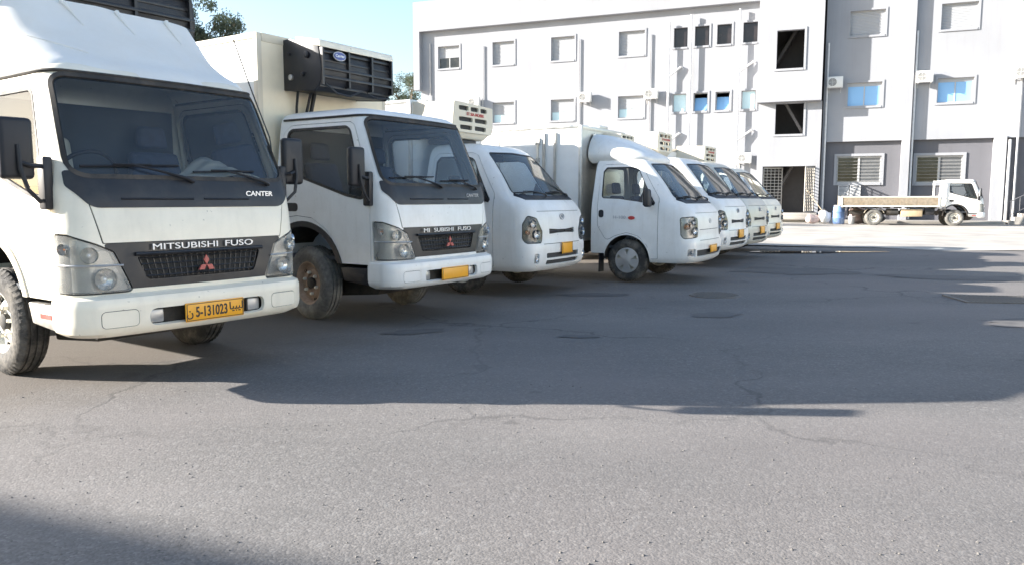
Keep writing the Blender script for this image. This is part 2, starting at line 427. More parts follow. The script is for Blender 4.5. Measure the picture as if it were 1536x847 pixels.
def canter_cab():
    s = CAN; regs = []
    HW = s.xc0 + s.c0
    def lamp(sg, a, b):                                      # headlight outline in u: (inner bottom, inner top, outer top, outer bottom)
        return s.U([(sg*x, z) for x, z in a], b)
    ws = s.F([(-.775, 1.375), (.775, 1.375), (.725, 1.985), (-.725, 1.985)], [.10, .10, .07, .07])
    cowl = s.F([(-.70, 1.17), (.70, 1.17), (.800, 1.40), (.800, 1.30), (.765, 1.985), (-.765, 1.985), (-.800, 1.30), (-.800, 1.40)][:2] + [(.805, 1.30), (.80, 1.395), (-.80, 1.395), (-.805, 1.30)], [.12, .12, .05, .02, .02, .05])
    regs.append(('seam', s.F([(-.66, .95), (.66, .95), (.715, 1.20), (-.715, 1.20)], .01), -.006, .0))
    regs.append(('hood_panel', s.F([(-.652, .955), (.652, .955), (.708, 1.20), (-.708, 1.20)], .01), .002, .01))
    regs.append(('cowl_panel', cowl, .008, .02))
    regs.append(('windshield_seal', grow(ws, .028), .010, .03))
    regs.append(('windshield', ws, .0, .0))
    gr = s.F([(-.53, .665), (.53, .665), (.655, .95), (-.655, .95)], .015)
    regs.append(('grille_panel', gr, -.004, .03))
    regs.append(('grille', s.F([(-.40, .715), (.40, .715), (.46, .865), (-.46, .865)], [.04, .04, .02, .02]), -.05, .0))
    for sg in (-1, 1):
        hl = s.U([(sg*.500, .655), (sg*.60, .895), (sg*.70, .945), (sg*.86, 1.0), (sg*.96, 1.005), (sg*.965, .655)][::sg], .02)
        regs.append(('lamp_gap' + str(sg), grow(hl, .012), -.02, .0))
        regs.append(('headlight' + str(sg), hl, -.045, .0))
        door = s.D(sg, [(.315, .60), (.74, .60), (.76, .75), (.90, .93), (1.10, 1.04), (1.32, 1.06), (1.50, 1.04), (1.55, 1.08), (1.55, 1.88), (1.45, 1.965), (.62, 1.965), (.56, 1.93), (.315, 1.36)], [.01, .03, .1, .15, .1, .1, .1, .05, .08, .1, .08, .06, .1])
        regs.append(('seam' + str(sg), grow(door, .006), -.012, .0))
        regs.append(('door' + str(sg), door, .0, .016))
        win = s.D(sg, [(.385, 1.235), (.62, 1.275), (1.30, 1.47), (1.47, 1.53), (1.47, 1.88), (1.42, 1.905), (.66, 1.905), (.62, 1.88)], [.04, .1, .15, .09, .06, .06, .06, .06])
        regs.append(('window_seal' + str(sg), grow(win, .026), .004, .02))
        regs.append(('window' + str(sg), win, -.006, .0))
        regs.append(('door_handle' + str(sg), s.D(sg, [(1.30, 1.10), (1.49, 1.10), (1.49, 1.185), (1.30, 1.185)], .04), .004, .02))
        regs.append(('arch_trim' + str(sg), s.D(sg, arch(1.23, .45, .555, 0, 0, .4), 0), .012, .035))
        regs.append((None, s.D(sg, arch(1.23, .45, .50, 0, 0, .4), 0), 0, 0))
        regs.append((None, s.D(sg, [(.30, .4), (.76, .4), (.76, .60), (.30, .60)]), 0, 0))
        regs.append((None, s.D(sg, [(1.55, .4), (1.9, .4), (1.9, .66), (1.55, .66)]), 0, 0))
    ue = s.xc0 + s.c0 + s.s0
    return partition(s.S, (-ue, ue), (.56, 2.26), .045, .045, regs)

def kia_cab(kind):
    s = KIA; regs = []
    regs.append(('cowl_panel', s.F([(-.66, 1.20), (.66, 1.20), (.742, 1.262), (.70, 1.33), (-.70, 1.33), (-.742, 1.262)], .01), .004, .02))
    ws = s.F([(-.73, 1.275), (0, 1.262), (.73, 1.275), (.575, 1.85), (0, 1.868), (-.575, 1.85)], [.06, .0, .06, .06, 0, .06])
    regs.append(('windshield_seal', grow(ws, .014), .005, .02))
    regs.append(('windshield', ws, .0, .0))
    # hood line and bumper line
    regs.append(('seam', s.F([(-.52, .640), (.52, .640), (.52, .648), (-.52, .648)]), -.008, 0))
    regs.append(('seam_hood', s.F([(-.60, 1.055), (.60, 1.055), (.60, 1.062), (-.60, 1.062)]), -.006, 0))
    if kind == 'kia':
        regs.append(('grille', s.F([(-.36, .765), (-.1, .775), (.1, .775), (.36, .765), (.36, .835), (.1, .82), (-.1, .82), (-.36, .835)], .01), -.03, .0))
        regs.append(('lower_grille', s.F([(-.46, .375), (.46, .375), (.46, .435), (-.46, .435)], .02), -.03, .0))
        regs.append(('lower_grille1', s.F([(-.46, .46), (.46, .46), (.46, .525), (-.46, .525)], .02), -.03, .0))
    else:
        regs.append(('seam_mid', s.F([(-.50, .80), (.50, .80), (.50, .808), (-.50, .808)]), -.008, 0))
        regs.append(('lower_grille', s.F([(-.62, .40), (.62, .40), (.66, .50), (-.66, .50)], .02), -.03, .0))
    for sg in (-1, 1):
        if kind == 'kia':
            hl = s.U([(sg*.52, .665), (sg*.50, .80), (sg*.60, .965), (sg*.76, 1.00), (sg*.83, .90), (sg*.84, .72), (sg*.80, .665)][::sg], .05)
            regs.append(('fog_lamp' + str(sg), s.U([(sg*.60, .40), (sg*.70, .40), (sg*.70, .53), (sg*.60, .53)][::sg], .03), -.02, .0))
        else:
            hl = s.U([(sg*.55, .70), (sg*.535, .97), (sg*.66, 1.0), (sg*.90, .985), (sg*.90, .73), (sg*.86, .68)][::sg], .04)
            regs.append(('fog_lamp' + str(sg), s.U([(sg*.66, .40), (sg*.82, .40), (sg*.82, .52), (sg*.66, .52)][::sg], .03), -.02, .0))
        regs.append(('lamp_gap' + str(sg), grow(hl, .010), -.012, .0))
        regs.append(('headlight' + str(sg), hl, -.04, .0))
        door = s.D(sg, [(.60, .36), (.70, .36), (.76, .56), (.90, .70), (1.10, .755), (1.30, .70), (1.44, .62), (1.585, .85), (1.60, 1.20), (1.60, 1.80), (1.54, 1.86), (1.0, 1.86), (.92, 1.83), (.60, 1.30)], [.02, .02, .1, .15, .15, .1, .1, .1, .0, .06, .05, .1, .1, .12])
        regs.append(('seam' + str(sg), grow(door, .006), -.010, .0))
        regs.append(('door' + str(sg), door, .0, .014))
        win = s.D(sg, [(.66, 1.18), (.95, 1.25), (1.25, 1.30), (1.53, 1.31), (1.545, 1.74), (1.50, 1.80), (1.08, 1.80), (.97, 1.77)], [.03, .1, .1, .04, .05, .04, .06, .08])
        regs.append(('window_seal' + str(sg), grow(win, .016), .003, .02))
        regs.append(('window' + str(sg), win, -.006, .0))
        regs.append(('mirror_base' + str(sg), s.D(sg, [(.66, 1.165), (.93, 1.235), (.84, 1.48)], .01), .006, .02))
        regs.append(('door_handle' + str(sg), s.D(sg, [(1.49, .98), (1.575, .98), (1.575, 1.10), (1.49, 1.10)], .045), .003, .02))
        regs.append(('arch_trim' + str(sg), s.D(sg, arch(1.10, .34, .395, 0, 0, .2), 0), .006, .02))
        regs.append((None, s.D(sg, arch(1.10, .34, .375, 0, 0, .2), 0), 0, 0))
        regs.append((None, s.D(sg, [(1.475, .2), (1.9, .2), (1.9, .42), (1.475, .42)]), 0, 0))
    ue = s.xc0 + s.c0 + s.s0
    return partition(s.S, (-ue, ue), (.30, 2.14), .05, .045, regs)

def cap_mesh(s, v, back=True):
    """roof cap over the topmost ring and a back wall"""
    ue = s.xc0 + s.c0 + s.s0
    us = np.linspace(-ue, ue, 60); P, N = s.S(us, np.full(60, v))
    mb = MB(); vs = [tuple(p) for p in P]; c = P.mean(0); c[2] += .012
    mb.add(vs + [tuple(c)], [(i, (i + 1) % 60, 60) for i in range(60)])
    return mb.mesh('roof', fix=True)
def back_mesh(s, v0, v1):
    mb = MB(); vs = []; fs = []
    ve = np.linspace(v0, v1, 24); ue = s.xc0 + s.c0 + s.s0
    A, _ = s.S(np.full(24, -ue), ve); B, _ = s.S(np.full(24, ue), ve)
    for a, b in zip(A, B): vs += [tuple(a), tuple(b)]
    for i in range(23): fs.append((2*i, 2*i+1, 2*i+3, 2*i+2))
    mb.add(vs, fs); return mb.mesh('back_panel', fix=False)

def wheel_mesh(Rt, wd, Rr):
    """tyre and rim lathes round the x axis, outer face at -x"""
    h = wd / 2; t = MB()
    tp = [(Rr - .012, -h*.72), (Rr + .01, -h*.92), (Rr + (Rt-Rr)*.45, -h*1.04), (Rr + (Rt-Rr)*.72, -h), (Rt - .022, -h*.86), (Rt - .006, -h*.70)]
    for c in (-.42, 0, .42):
        tp += [(Rt, h*(c-.17)), (Rt, h*(c-.07)), (Rt-.012, h*(c-.06)), (Rt-.012, h*(c+.06)), (Rt, h*(c+.07)), (Rt, h*(c+.17))]
    tp += [(r, -y) for r, y in tp[:6][::-1]]
    t.lathe(tp, 48)
    # lugs along both shoulders
    for k in range(48):
        a = 2*math.pi*k/48
        for sg in (-1, 1):
            c, s_ = math.cos(a), math.sin(a); c2, s2 = math.cos(a+.075), math.sin(a+.075)
            q = []
            for (x, r) in ((sg*h*.62, Rt+.004), (sg*h*.93, Rt-.03)):
                for rr in (r, r-.02):
                    q += [(x, rr*c, rr*s_), (x, rr*c2, rr*s2)]
            t.add(q, [(0,1,5,4),(2,3,1,0),(4,5,7,6),(0,4,6,2),(1,3,7,5)])
    r = MB()
    r.lathe([(Rr+.012, -h*.80), (Rr+.014, -h*.86), (Rr-.004, -h*.86), (Rr-.02, -h*.70), (Rr-.03, -h*.30), (Rr-.05, -h*.22), (Rr*.70, -h*.30), (Rr*.58, -h*.42), (Rr*.44, -h*.44), (Rr*.40, -h*.30), (.001, -h*.30)], 40)
    r.lathe([(Rr-.03, -h*.3), (Rr-.03, h*.8), (Rr+.012, h*.86)], 40)
    return t.mesh('tyre', angle=50), r.mesh('wheel', angle=40)

def wheel(parent, x, y, Rt, wd, Rr, kind, side, steer=0.0, tyre=TYRE, rim=STEEL):
    """side -1: outer face towards -x"""
    tm, rm = cached(('wheel', Rt, wd, Rr), lambda: wheel_mesh(Rt, wd, Rr))
    w = obj('wheel', rm, rim, parent); w.location = (x, y, Rt - .004)
    w.rotation_euler = (random.random()*6, 0, (0 if side < 0 else math.pi) + steer); w.rotation_mode = 'XYZ'
    obj('tyre', tm, tyre, w)
    h = wd / 2
    if kind == 'steel':
        n = 6
        hub = cached(('hub', Rr, h), lambda: MB().lathe([(Rr*.26, -h*.30), (Rr*.26, -h*.62), (Rr*.2, -h*.70), (.001, -h*.70)], 20).mesh('hub'))
        obj('hub', hub, CHAS, w)
        nm = cached(('nut', Rr, h), lambda: MB().lathe([(.016, 0), (.016, -.028), (.009, -.036), (.001, -.036)], 6).mesh('wheel_nut'))
        sm = cached(('slot', Rr, h), lambda: MB().lathe([(.019, -.004), (.019, .004), (.001, .004)], 10).mesh('vent_hole'))
        for k in range(n):
            a = 2*math.pi*k/n
            b = obj('wheel_nut', nm, NUT, w); b.location = (-h*.43, Rr*.50*math.cos(a), Rr*.50*math.sin(a))
        for k in range(5):
            a = 2*math.pi*(k+.3)/5
            b = obj('vent_hole', sm, CHAS, w); b.location = (-h*.285, Rr*.77*math.cos(a), Rr*.77*math.sin(a)); b.scale = (1, 1, 1)
    else:
        def hc():
            mb = MB()
            mb.lathe([(Rr+.008, -h*.84), (Rr+.004, -h*.93), (Rr*.90, -h*.95), (Rr*.88, -h*.84)], 36)
            mb.lathe([(Rr*.30, -h*.80), (Rr*.28, -h*.98), (.001, -h*1.0)], 24)
            for k in range(5):
                a = 2*math.pi*k/5; c, s_ = math.cos(a), math.sin(a)
                def P(r, t, x): return (x, r*c - t*s_, r*s_ + t*c)
                mb.add([P(Rr*.2,-.04,-h*.97),P(Rr*.2,.04,-h*.97),P(Rr*.92,.075,-h*.90),P(Rr*.92,-.075,-h*.90),P(Rr*.2,-.04,-h*.8),P(Rr*.2,.04,-h*.8),P(Rr*.92,.075,-h*.8),P(Rr*.92,-.075,-h*.8)],
                       [(0,1,2,3),(7,6,5,4),(0,4,5,1),(1,5,6,2),(2,6,7,3),(3,7,4,0)])
            return mb.mesh('hubcap')
        obj('hubcap', cached(('hubcap', Rr, h), hc), SILVER, w)
    return w

def seats(parent, yb, zs, hw, cover=False):
    def sm():
        mb = MB()
        mb.hexa([(-.24,-.50,0),(.24,-.50,0),(.24,0,-.03),(-.24,0,-.03),(-.24,-.50,.13),(.24,-.50,.13),(.24,0,.10),(-.24,0,.10)])
        mb.hexa([(-.23,-.12,.08),(.23,-.12,.08),(.23,0,.08),(-.23,0,.08),(-.20,.02,.62),(.20,.02,.62),(.20,.12,.62),(-.20,.12,.62)])
        mb.hexa([(-.13,.03,.65),(.13,.03,.65),(.13,.11,.65),(-.13,.11,.65),(-.11,.05,.83),(.11,.05,.83),(.11,.13,.83),(-.11,.13,.83)])
        return mb.mesh('seat', bevel=.035, seg=3)
    m = cached('seat', sm)
    for x in ((-hw*.58, hw*.58)):
        o = obj('seat', m, SEATM, parent); o.location = (x, yb - .18, zs)
    if cover:
        mb = MB(); mb.hexa([(-.22,-.06,.30),(.22,-.06,.30),(.22,.1,.30),(-.22,.1,.30),(-.2,-.02,.70),(.2,-.02,.70),(.2,.14,.70),(-.2,.14,.70)])
        o = mb.build('seat_cover', COVER, parent, bevel=.05, seg=3); o.location = (-hw*.58, yb - .18, zs)

def dash(parent, s, zd, v, deep, mat=DASHM):
    """dashboard that follows the windscreen base"""
    us = np.linspace(-s.xc0*.98, s.xc0*.98, 16); P, N = s.S(us, np.full(16, v))
    mb = MB(); vs = []; fs = []
    for i, p in enumerate(P):
        y0 = p[1] + .04
        vs += [(p[0], y0, zd), (p[0], y0 + deep, zd + .03), (p[0], y0 + deep + .06, zd - .05), (p[0], y0 + deep + .02, zd - .45), (p[0], y0 + .02, zd - .45)]
    for i in range(15):
        for k in range(5): fs.append((i*5+k, i*5+(k+1)%5, (i+1)*5+(k+1)%5, (i+1)*5+k))
    fs += [(0,1,2,3,4), (79,78,77,76,75)]
    mb.add(vs, fs); mb.build('dashboard', mat, parent)
    return P
def steering(parent, x, y, z, tilt):
    mb = MB(); c, s_ = math.cos(tilt), math.sin(tilt); n = 24; r = .21
    f = lambda a, rr: (x + rr*math.cos(a), y - rr*math.sin(a)*c, z + rr*math.sin(a)*s_)
    mb.tube([f(2*math.pi*k/n, r) for k in range(n)], .015, 8, closed=True)
    for a in (-.3, math.pi+.3, -math.pi/2): mb.tube([f(a, .02), f(a, r)], .014, 6)
    mb.tube([f(0, 0), (x, y - .30, z - .25)], .03, 8)
    mb.build('steering_wheel', BLACKP, parent)

def box_mirror(parent, sx, y, z, w=.185, h=.36):
    """big square mirror on a bent arm; sx side sign"""
    mb = MB(); x0 = sx*(1.02 if sx < 0 else .97)
    mb.hexa([(x0-w/2,y-.03,z-h/2),(x0+w/2,y-.03,z-h/2),(x0+w/2,y+.04,z-h/2),(x0-w/2,y+.04,z-h/2),(x0-w/2,y-.03,z+h/2),(x0+w/2,y-.03,z+h/2),(x0+w/2,y+.04,z+h/2),(x0-w/2,y+.04,z+h/2)])
    m = mb.build('mirror', BLACKP, parent, bevel=.028, seg=3)
    g = MB().box(x0-w/2+.015, x0+w/2-.015, y+.041, y+.044, z-h/2+.015, z+h/2-.015).build('mirror_glass', MIRG, m)
    a = MB()
    a.tube([(x0, y-.035, z-.08), (x0-sx*.06, y-.05, z-.10), (sx*.90, y-.02, z-.10), (sx*.845, y+.02, z-.10)], .014, 8)
    a.tube([(x0, y-.035, z+.02), (x0, y-.05, z-.12), (x0-sx*.03, y-.06, z-.24), (x0-sx*.10, y-.04, z-.31), (sx*.845, y+.02, z-.30)], .013, 8)
    a.build('mirror_arm', BLACKP, m)
    MB().box(sx*.83, sx*.89, y-.03, y+.06, z-.36, z-.04).build('mirror_bracket', BLACKP, m, bevel=.015)

def wiper(parent, s, x0, v0, ang, L, bl, sgn=1):
    """arm from the cowl to a blade lying on the glass"""
    def Q(x, v, e=.022):
        u, _ = s.front(x, v); P, N = s.S(np.array([u]), np.array([v])); p = P[0] + N[0]*e; return tuple(p)
    x1 = x0 + sgn*L*math.cos(ang); v1 = v0 + L*math.sin(ang)
    mb = MB()
    mb.tube([Q(x0, v0, .02), Q(x0+(x1-x0)*.15, v0+(v1-v0)*.15, .04), Q(x0+(x1-x0)*.6, v0+(v1-v0)*.6, .04), Q(x1, v1, .028)], [.014, .012, .008, .006], 8)
    a2 = R(2)
    pts = []
    for k in range(9):
        t = (k/8 - .5) * bl; pts.append(Q(x1 + t*math.cos(a2)*1.0, v1 + t*math.sin(a2), .012))
    mb.tube(pts, .008, 6)
    mb.tube([Q(x1-.12, v1, .028), Q(x1+.12, v1+.004, .028)], .006, 6)
    mb.build('wiper', BLACKP, parent)

def put_parts(parts, parent, table, names):
    made = {}
    for k, me in parts.items():
        base = k.rstrip('-1')
        mat = table.get(base, table['*']); nm = names.get(base, base)
        par = parent
        o = obj(nm, me, mat, None); made[k] = o
    for k, o in made.items():
        sfx = k[len(k.rstrip('-1')):]; base = k.rstrip('-1')
        p = parent
        if base in ('window', 'window_seal', 'door_handle', 'mirror_base') and ('door' + sfx) in made: p = made['door' + sfx]
        if base == 'windshield_seal': p = made['windshield']
        if base == 'grille' and 'grille_panel' in made: p = made['grille_panel']
        o.parent = p
    return made

def plate(parent, x, y, z, txt=False, rz=0.0, w=.44, h=.125):
    p = MB().box(-w/2, w/2, -.006, .006, -h/2, h/2).build('number_plate', PLATE, parent, bevel=.004)
    p.location = (x, y, z); p.rotation_euler = (0, 0, rz)
    rim = MB()
    for a in ((-w/2+.006, w/2-.006, -h/2+.006, -h/2+.010), (-w/2+.006, w/2-.006, h/2-.010, h/2-.006)): rim.box(a[0], a[1], -.0085, -.0065, a[2], a[3])
    for a in ((-w/2+.006, -w/2+.010), (w/2-.010, w/2-.006)): rim.box(a[0], a[1], -.0085, -.0065, -h/2+.0105, h/2-.0105)
    rim.build('plate_border', INK, p)
    if txt:
        t = obj('plate_number', words('5-131023', .096, .001, .66, .002), INK, p); t.location = (-.030, -.008, -.004)
        a = obj('plate_script', words('\u0646', .075, .001, 1, .001), INK, p); a.location = (-.192, -.008, -.004)
        b = obj('plate_script', words('\ufe8e\ufef4\ufe92\ufef4\ufedf', .072, .001, .95, .001), INK, p); b.location = (.158, -.008, .010)
    return p

def diamonds(parent, x, y, z, r=.058, mat=EMBR):
    """three-diamond emblem"""
    def em():
        mb = MB()
        for a in (90, 210, 330):
            d = Vector((math.cos(R(a)), math.sin(R(a)))); e = Vector((-d.y, d.x))
            q = [Vector((0, 0)), d*r*.5 + e*r*.29, d*r, d*r*.5 - e*r*.29]
            mb.prism([(v.x, v.y) for v in q], YN, -.012, .0)
        return mb.mesh('emblem')
    o = obj('emblem', cached(('em', r), em), mat, parent); o.location = (x, y, z); return o

def lens_mesh(s, loop, sg):
    return partition(s.S, (min(p[0] for p in loop)-.01, max(p[0] for p in loop)+.01), (min(p[1] for p in loop)-.01, max(p[1] for p in loop)+.01), .03, .03, [('lens', loop, .004, .012)], body='x')['lens']

def lamp_detail(s, made, sg, spots, split=None, loop=None, amber=None):
    hl = made['headlight' + str(sg)]
    for (u, v, r) in spots:
        P, N = s.S(np.array([sg*u]), np.array([v])); p = Vector(P[0]); n = Vector(N[0])
        m = cached(('bowl', r), lambda: MB().lathe([(r, -.032), (r*.9, -.002), (r*.6, .012), (.001, .018)], 20, axis='y').mesh('bowl', fix=False))
        o = obj('reflector', m, CHROME, hl); o.location = p - n*.01
        o.rotation_euler = Vector((n.x, n.y, 0)).to_track_quat('-Y', 'Z').to_euler()
        b = cached(('bulb', r), lambda: MB().lathe([(.001, -.02), (r*.25, -.012), (r*.3, 0), (r*.2, .02)], 12, axis='y').mesh('bulb'))
        q = obj('bulb', b, AMBER if (amber and (u, v, r) == amber) else LETTER, hl); q.location = p - n*.012; q.rotation_euler = o.rotation_euler
    if split:
        pts = []
        for u in np.linspace(split[0], split[1], 12):
            P, N = s.S(np.array([sg*u]), np.array([split[2] + (u - split[0])*split[3]])); pts.append(P[0] + N[0]*.0035)
        MB().tube(pts, .007, 6).build('lamp_divider', SMOKE, hl)

CAN_T = {'*': SEAM, 'body': WHITE, 'hood_panel': WHITE, 'cowl_panel': GREYP, 'windshield_seal': RUBBER, 'windshield': WGLASS, 'grille_panel': GREYP, 'grille': SEAM,
         'lamp_gap': SEAM, 'headlight': SMOKE, 'door': WHITE, 'window_seal': RUBBER, 'window': SGLASS, 'door_handle': BLACKP, 'arch_trim': GREYP, 'seam': SEAM,
         'lower_grille': SEAM, 'fog_lamp': SMOKE, 'mirror_base': BLACKP}
CAN_N = {'body': 'cab_shell', 'seam': 'panel_gap', 'lamp_gap': 'lamp_surround', 'grille': 'grille_recess', 'door_handle': 'handle', 'lower_grille': 'lower_intake', 'seam_hood': 'panel_gap', 'seam_mid': 'panel_gap'}

def canter(name, label, cat, loc, rz, group=None, text=True, missing=False, steer=0.0, rim=STEEL, tyre=TYRE, paintm=WHITE, bumperm=None, plate_txt=None, trim=GREYP, far=False, sill=True):
    t = thing(name, label, cat, loc, rz, group); s = CAN
    tab = dict(CAN_T); tab['body'] = tab['hood_panel'] = tab['door'] = paintm; tab['arch_trim'] = trim
    made = put_parts(cached('canter', canter_cab), t, tab, CAN_N)
    obj('roof', cached('canroof', lambda: cap_mesh(s, 2.26)), paintm, t)
    obj('back_panel', cached('canback', lambda: back_mesh(s, .62, 2.26)), paintm, t)
    # bumper with a slot, two fog lamps in it
    def bm_():
        r = [(None, BUM.F([(-.43, .425), (.43, .425), (.43, .535), (-.43, .535)], .05), 0, 0)]
        for sg in (-1, 1):
            L = BUM.F([(sg*.50, .44), (sg*.72, .44), (sg*.72, .54), (sg*.50, .54)][::sg], .03)
            r.append(('seam%d' % sg, grow(L, .004), -.004, 0)); r.append(('blank%d' % sg, L, .001, .008))
        ue = BUM.xc0 + BUM.c0 + BUM.s0
        return partition(BUM.S, (-ue, ue), (.375, .645), .035, .03, r, body='bumper', body_rim=.03)
    bp = cached('bumper', bm_); bumperm = bumperm or paintm
    bo = obj('bumper', bp['bumper'], bumperm, t); 
    for q in ('-1', '1'): obj('blanking_cover', bp['blank' + q], bumperm, bo); obj('panel_gap', bp['seam' + q], SEAM, bo)
    MB().box(-.60, .60, .05, .09, .41, .55).build('bumper_beam', CHAS, t)
    for sg in (-1, 1):
        f = MB().hexa([(sg*.40-.05,.03,.435),(sg*.40+.05,.03,.435),(sg*.40+.05,.06,.435),(sg*.40-.05,.06,.435),(sg*.40-.05,.03,.525),(sg*.40+.05,.03,.525),(sg*.40+.05,.06,.525),(sg*.40-.05,.06,.525)]).build('fog_lamp', SMOKE, bo, bevel=.012)
        f.location = (-sg*.035, -.012, 0)
    # headlights
    for sg in (-1, 1):
        lp = s.U([(sg*.500, .655), (sg*.60, .895), (sg*.70, .945), (sg*.86, 1.0), (sg*.96, 1.005), (sg*.965, .655)][::sg], .02)
        obj('lens', cached(('canlens', sg), lambda: lens_mesh(s, lp, sg)), LENS, made['headlight' + str(sg)])
        lamp_detail(s, made, sg, [(.66, .735, .066), (.74, .885, .05), (.88, .92, .035)], split=(.545, .96, .815, .02), amber=(.88, .92, .035))
    # grille bars
    gp = made['grille_panel']
    def bars(v0, v1, n):
        ms = []
        for i in range(n):
            v = v0 + (v1 - v0)*i/(n-1); hw = .40 + .06*(v-.715)/.15 - .01
            us = np.linspace(-hw, hw, 14); pts = []
            for x in us:
                u, _ = s.front(x, v); P, N = s.S(np.array([u]), np.array([v])); pts.append(P[0] - N[0]*.016)
            ms.append(MB().tube(pts, .0065, 6).mesh('grille_bar'))
        return ms
    for m in cached('canbars', lambda: bars(.735, .85, 4)): obj('grille_bar', m, GREYP, gp)
    def posts():
        ms = []
        for i in range(21):
            x = -.40 + .04*i
            pts = []
            for v in (.718, .862):
                u, _ = s.front(x*(1 + .1*(v-.715)/.15), v); P, N = s.S(np.array([u]), np.array([v])); pts.append(P[0] - N[0]*.020)
            ms.append(MB().tube(pts, .0055, 5).mesh('grille_post'))
        return ms
    for m in cached('canposts', posts): obj('grille_post', m, GREYP, gp)
    lip = []
    for x in np.linspace(-.47, .47, 14):
        u, _ = s.front(x, .878); P, N = s.S(np.array([u]), np.array([.878])); lip.append(P[0] + N[0]*.008)
    MB().tube(lip, .013, 8).build('grille_lip', GREYP, gp)
    P, N = s.S(np.array([0.0]), np.array([.79]))
    diamonds(gp, 0, P[0][1] - .012, .785, .066)
    if text:
        y = s.S(np.array([.15]), np.array([.92]))[0][0][1]
        for tx, x in ((('MI', -.348), ('SUBISHI', -.075), ('FUSO', .268)) if missing else (('MITSUBISHI', -.130), ('FUSO', .272))):
            o = obj('lettering', words(tx, .056, .003, 1.70, 0.0), LETTER, gp); o.location = (x, y - .010, .918)
        y2 = s.S(np.array([s.front(.52, 1.25)[0]]), np.array([1.25]))[0][0][1]
        o = obj('lettering', words('CANTER', .048, .002, 1.3, .0008), LETTERG if missing else LETTER, made['cowl_panel']); o.location = (.50, y2 - .010, 1.262); o.rotation_euler = (0, 0, R(4))
    # vent line on the cowl
    cw = made['cowl_panel']
    for x0, x1 in ((-.52, -.04), (.04, .40)):
        pts = []
        for x in np.linspace(x0, x1, 8):
            u, _ = s.front(x, 1.225); P, N = s.S(np.array([u]), np.array([1.225])); pts.append(P[0] + N[0]*.008)
        MB().tube(pts, .008, 6).build('cowl_vent', BLACKP, cw)
    wiper(t, s, -.02, 1.335, R(14), .40, .62, -1); wiper(t, s, .60, 1.325, R(14), .36, .50, -1)
    plate(t, .02, -.038, .482, plate_txt)
    # gutter over the windscreen and doors
    us = np.linspace(-(s.xc0+s.c0+s.s0*.96), s.xc0+s.c0+s.s0*.96, 80); P, N = s.S(us, np.full(80, 2.022))
    MB().tube([tuple(p + n*.006) for p, n in zip(P, N)], .012, 6).build('gutter', RUBBER, t)
    for sg in ((-1,) if missing else (-1, 1)): box_mirror(t, sg, .30, 1.52)
    # interior
    MB().box(-.76, .76, .20, 1.58, .62, .66).build('cab_floor', INTER, t)
    dash(t, s, 1.33, 1.40, .30)
    seats(t, 1.50, .98, .75, cover=bool(plate_txt)); steering(t, -.40, .78, 1.36, R(62))
    MB().box(-.72, .72, 1.56, 1.59, .9, 1.95).build('rear_lining', INTER, t)
    # inner wheel houses, step, chassis
    c = MB()
    for sg in (-1, 1):
        c.box(sg*.34-.04, sg*.34+.04, .10, 5.6, .50, .68)
    for y in (.35, 1.9, 2.9, 3.9, 5.0): c.box(-.30, .30, y, y+.08, .53, .65)
    c.tube([(-.62, 1.23, .37), (.62, 1.23, .37)], .05, 10)
    c.box(-.55, .55, .30, 1.6, .56, .60)
    c.build('chassis', CHAS, t)
    MB().hexa([(-.50,.55,.27),(.50,.55,.27),(.50,1.15,.22),(-.50,1.15,.22),(-.52,.30,.52),(.52,.30,.52),(.5,1.15,.52),(-.5,1.15,.52)]).build('under_guard', CHAS, t, bevel=.02)
    for sg in (-1, 1):
        pts = []
        for k in range(13):
            a = math.pi*k/12; pts.append((1.23 - .50*math.cos(a), .45 + .50*math.sin(a)))
        q = MB(); n = len(pts)
        q.add([(sg*.835, y, z) for y, z in pts] + [(sg*.36, y, z) for y, z in pts], [(i, i+1, n+i+1, n+i) for i in range(n-1)])
        q.build('wheel_house', CHAS, t, fix=False)
        st = MB().hexa([(sg*.60,.33,.40),(sg*.835,.33,.40),(sg*.835,.68,.43),(sg*.60,.68,.43),(sg*.60,.30,.565),(sg*.835,.30,.565),(sg*.835,.73,.565),(sg*.60,.73,.565)]).build('step', ALU if sill else BLACKP, t, bevel=.012)
        MB().box(*sorted((sg*.836, sg*.840)), .40, .55, .475, .505).build('side_reflector', REDL if sill else BLACKP, st)
    for sg in (-1, 1): wheel(t, sg*.70, 1.23, .375, .205, .215, 'steel', sg, steer=steer, tyre=tyre, rim=rim)
    return t, made

def rear_axle(t, y, Rt, wd, Rr, hw, dual=True, rim=STEEL, tyre=TYRE):
    MB().tube([(-hw, y, Rt), (hw, y, Rt)], .06, 10).build('rear_axle', CHAS, t)
    for sg in (-1, 1):
        wheel(t, sg*hw, y, Rt, wd, Rr, 'steel', sg, tyre=tyre, rim=rim)
        if dual: wheel(t, sg*(hw - wd - .03), y, Rt, wd, Rr, 'steel', sg, tyre=tyre, rim=rim)

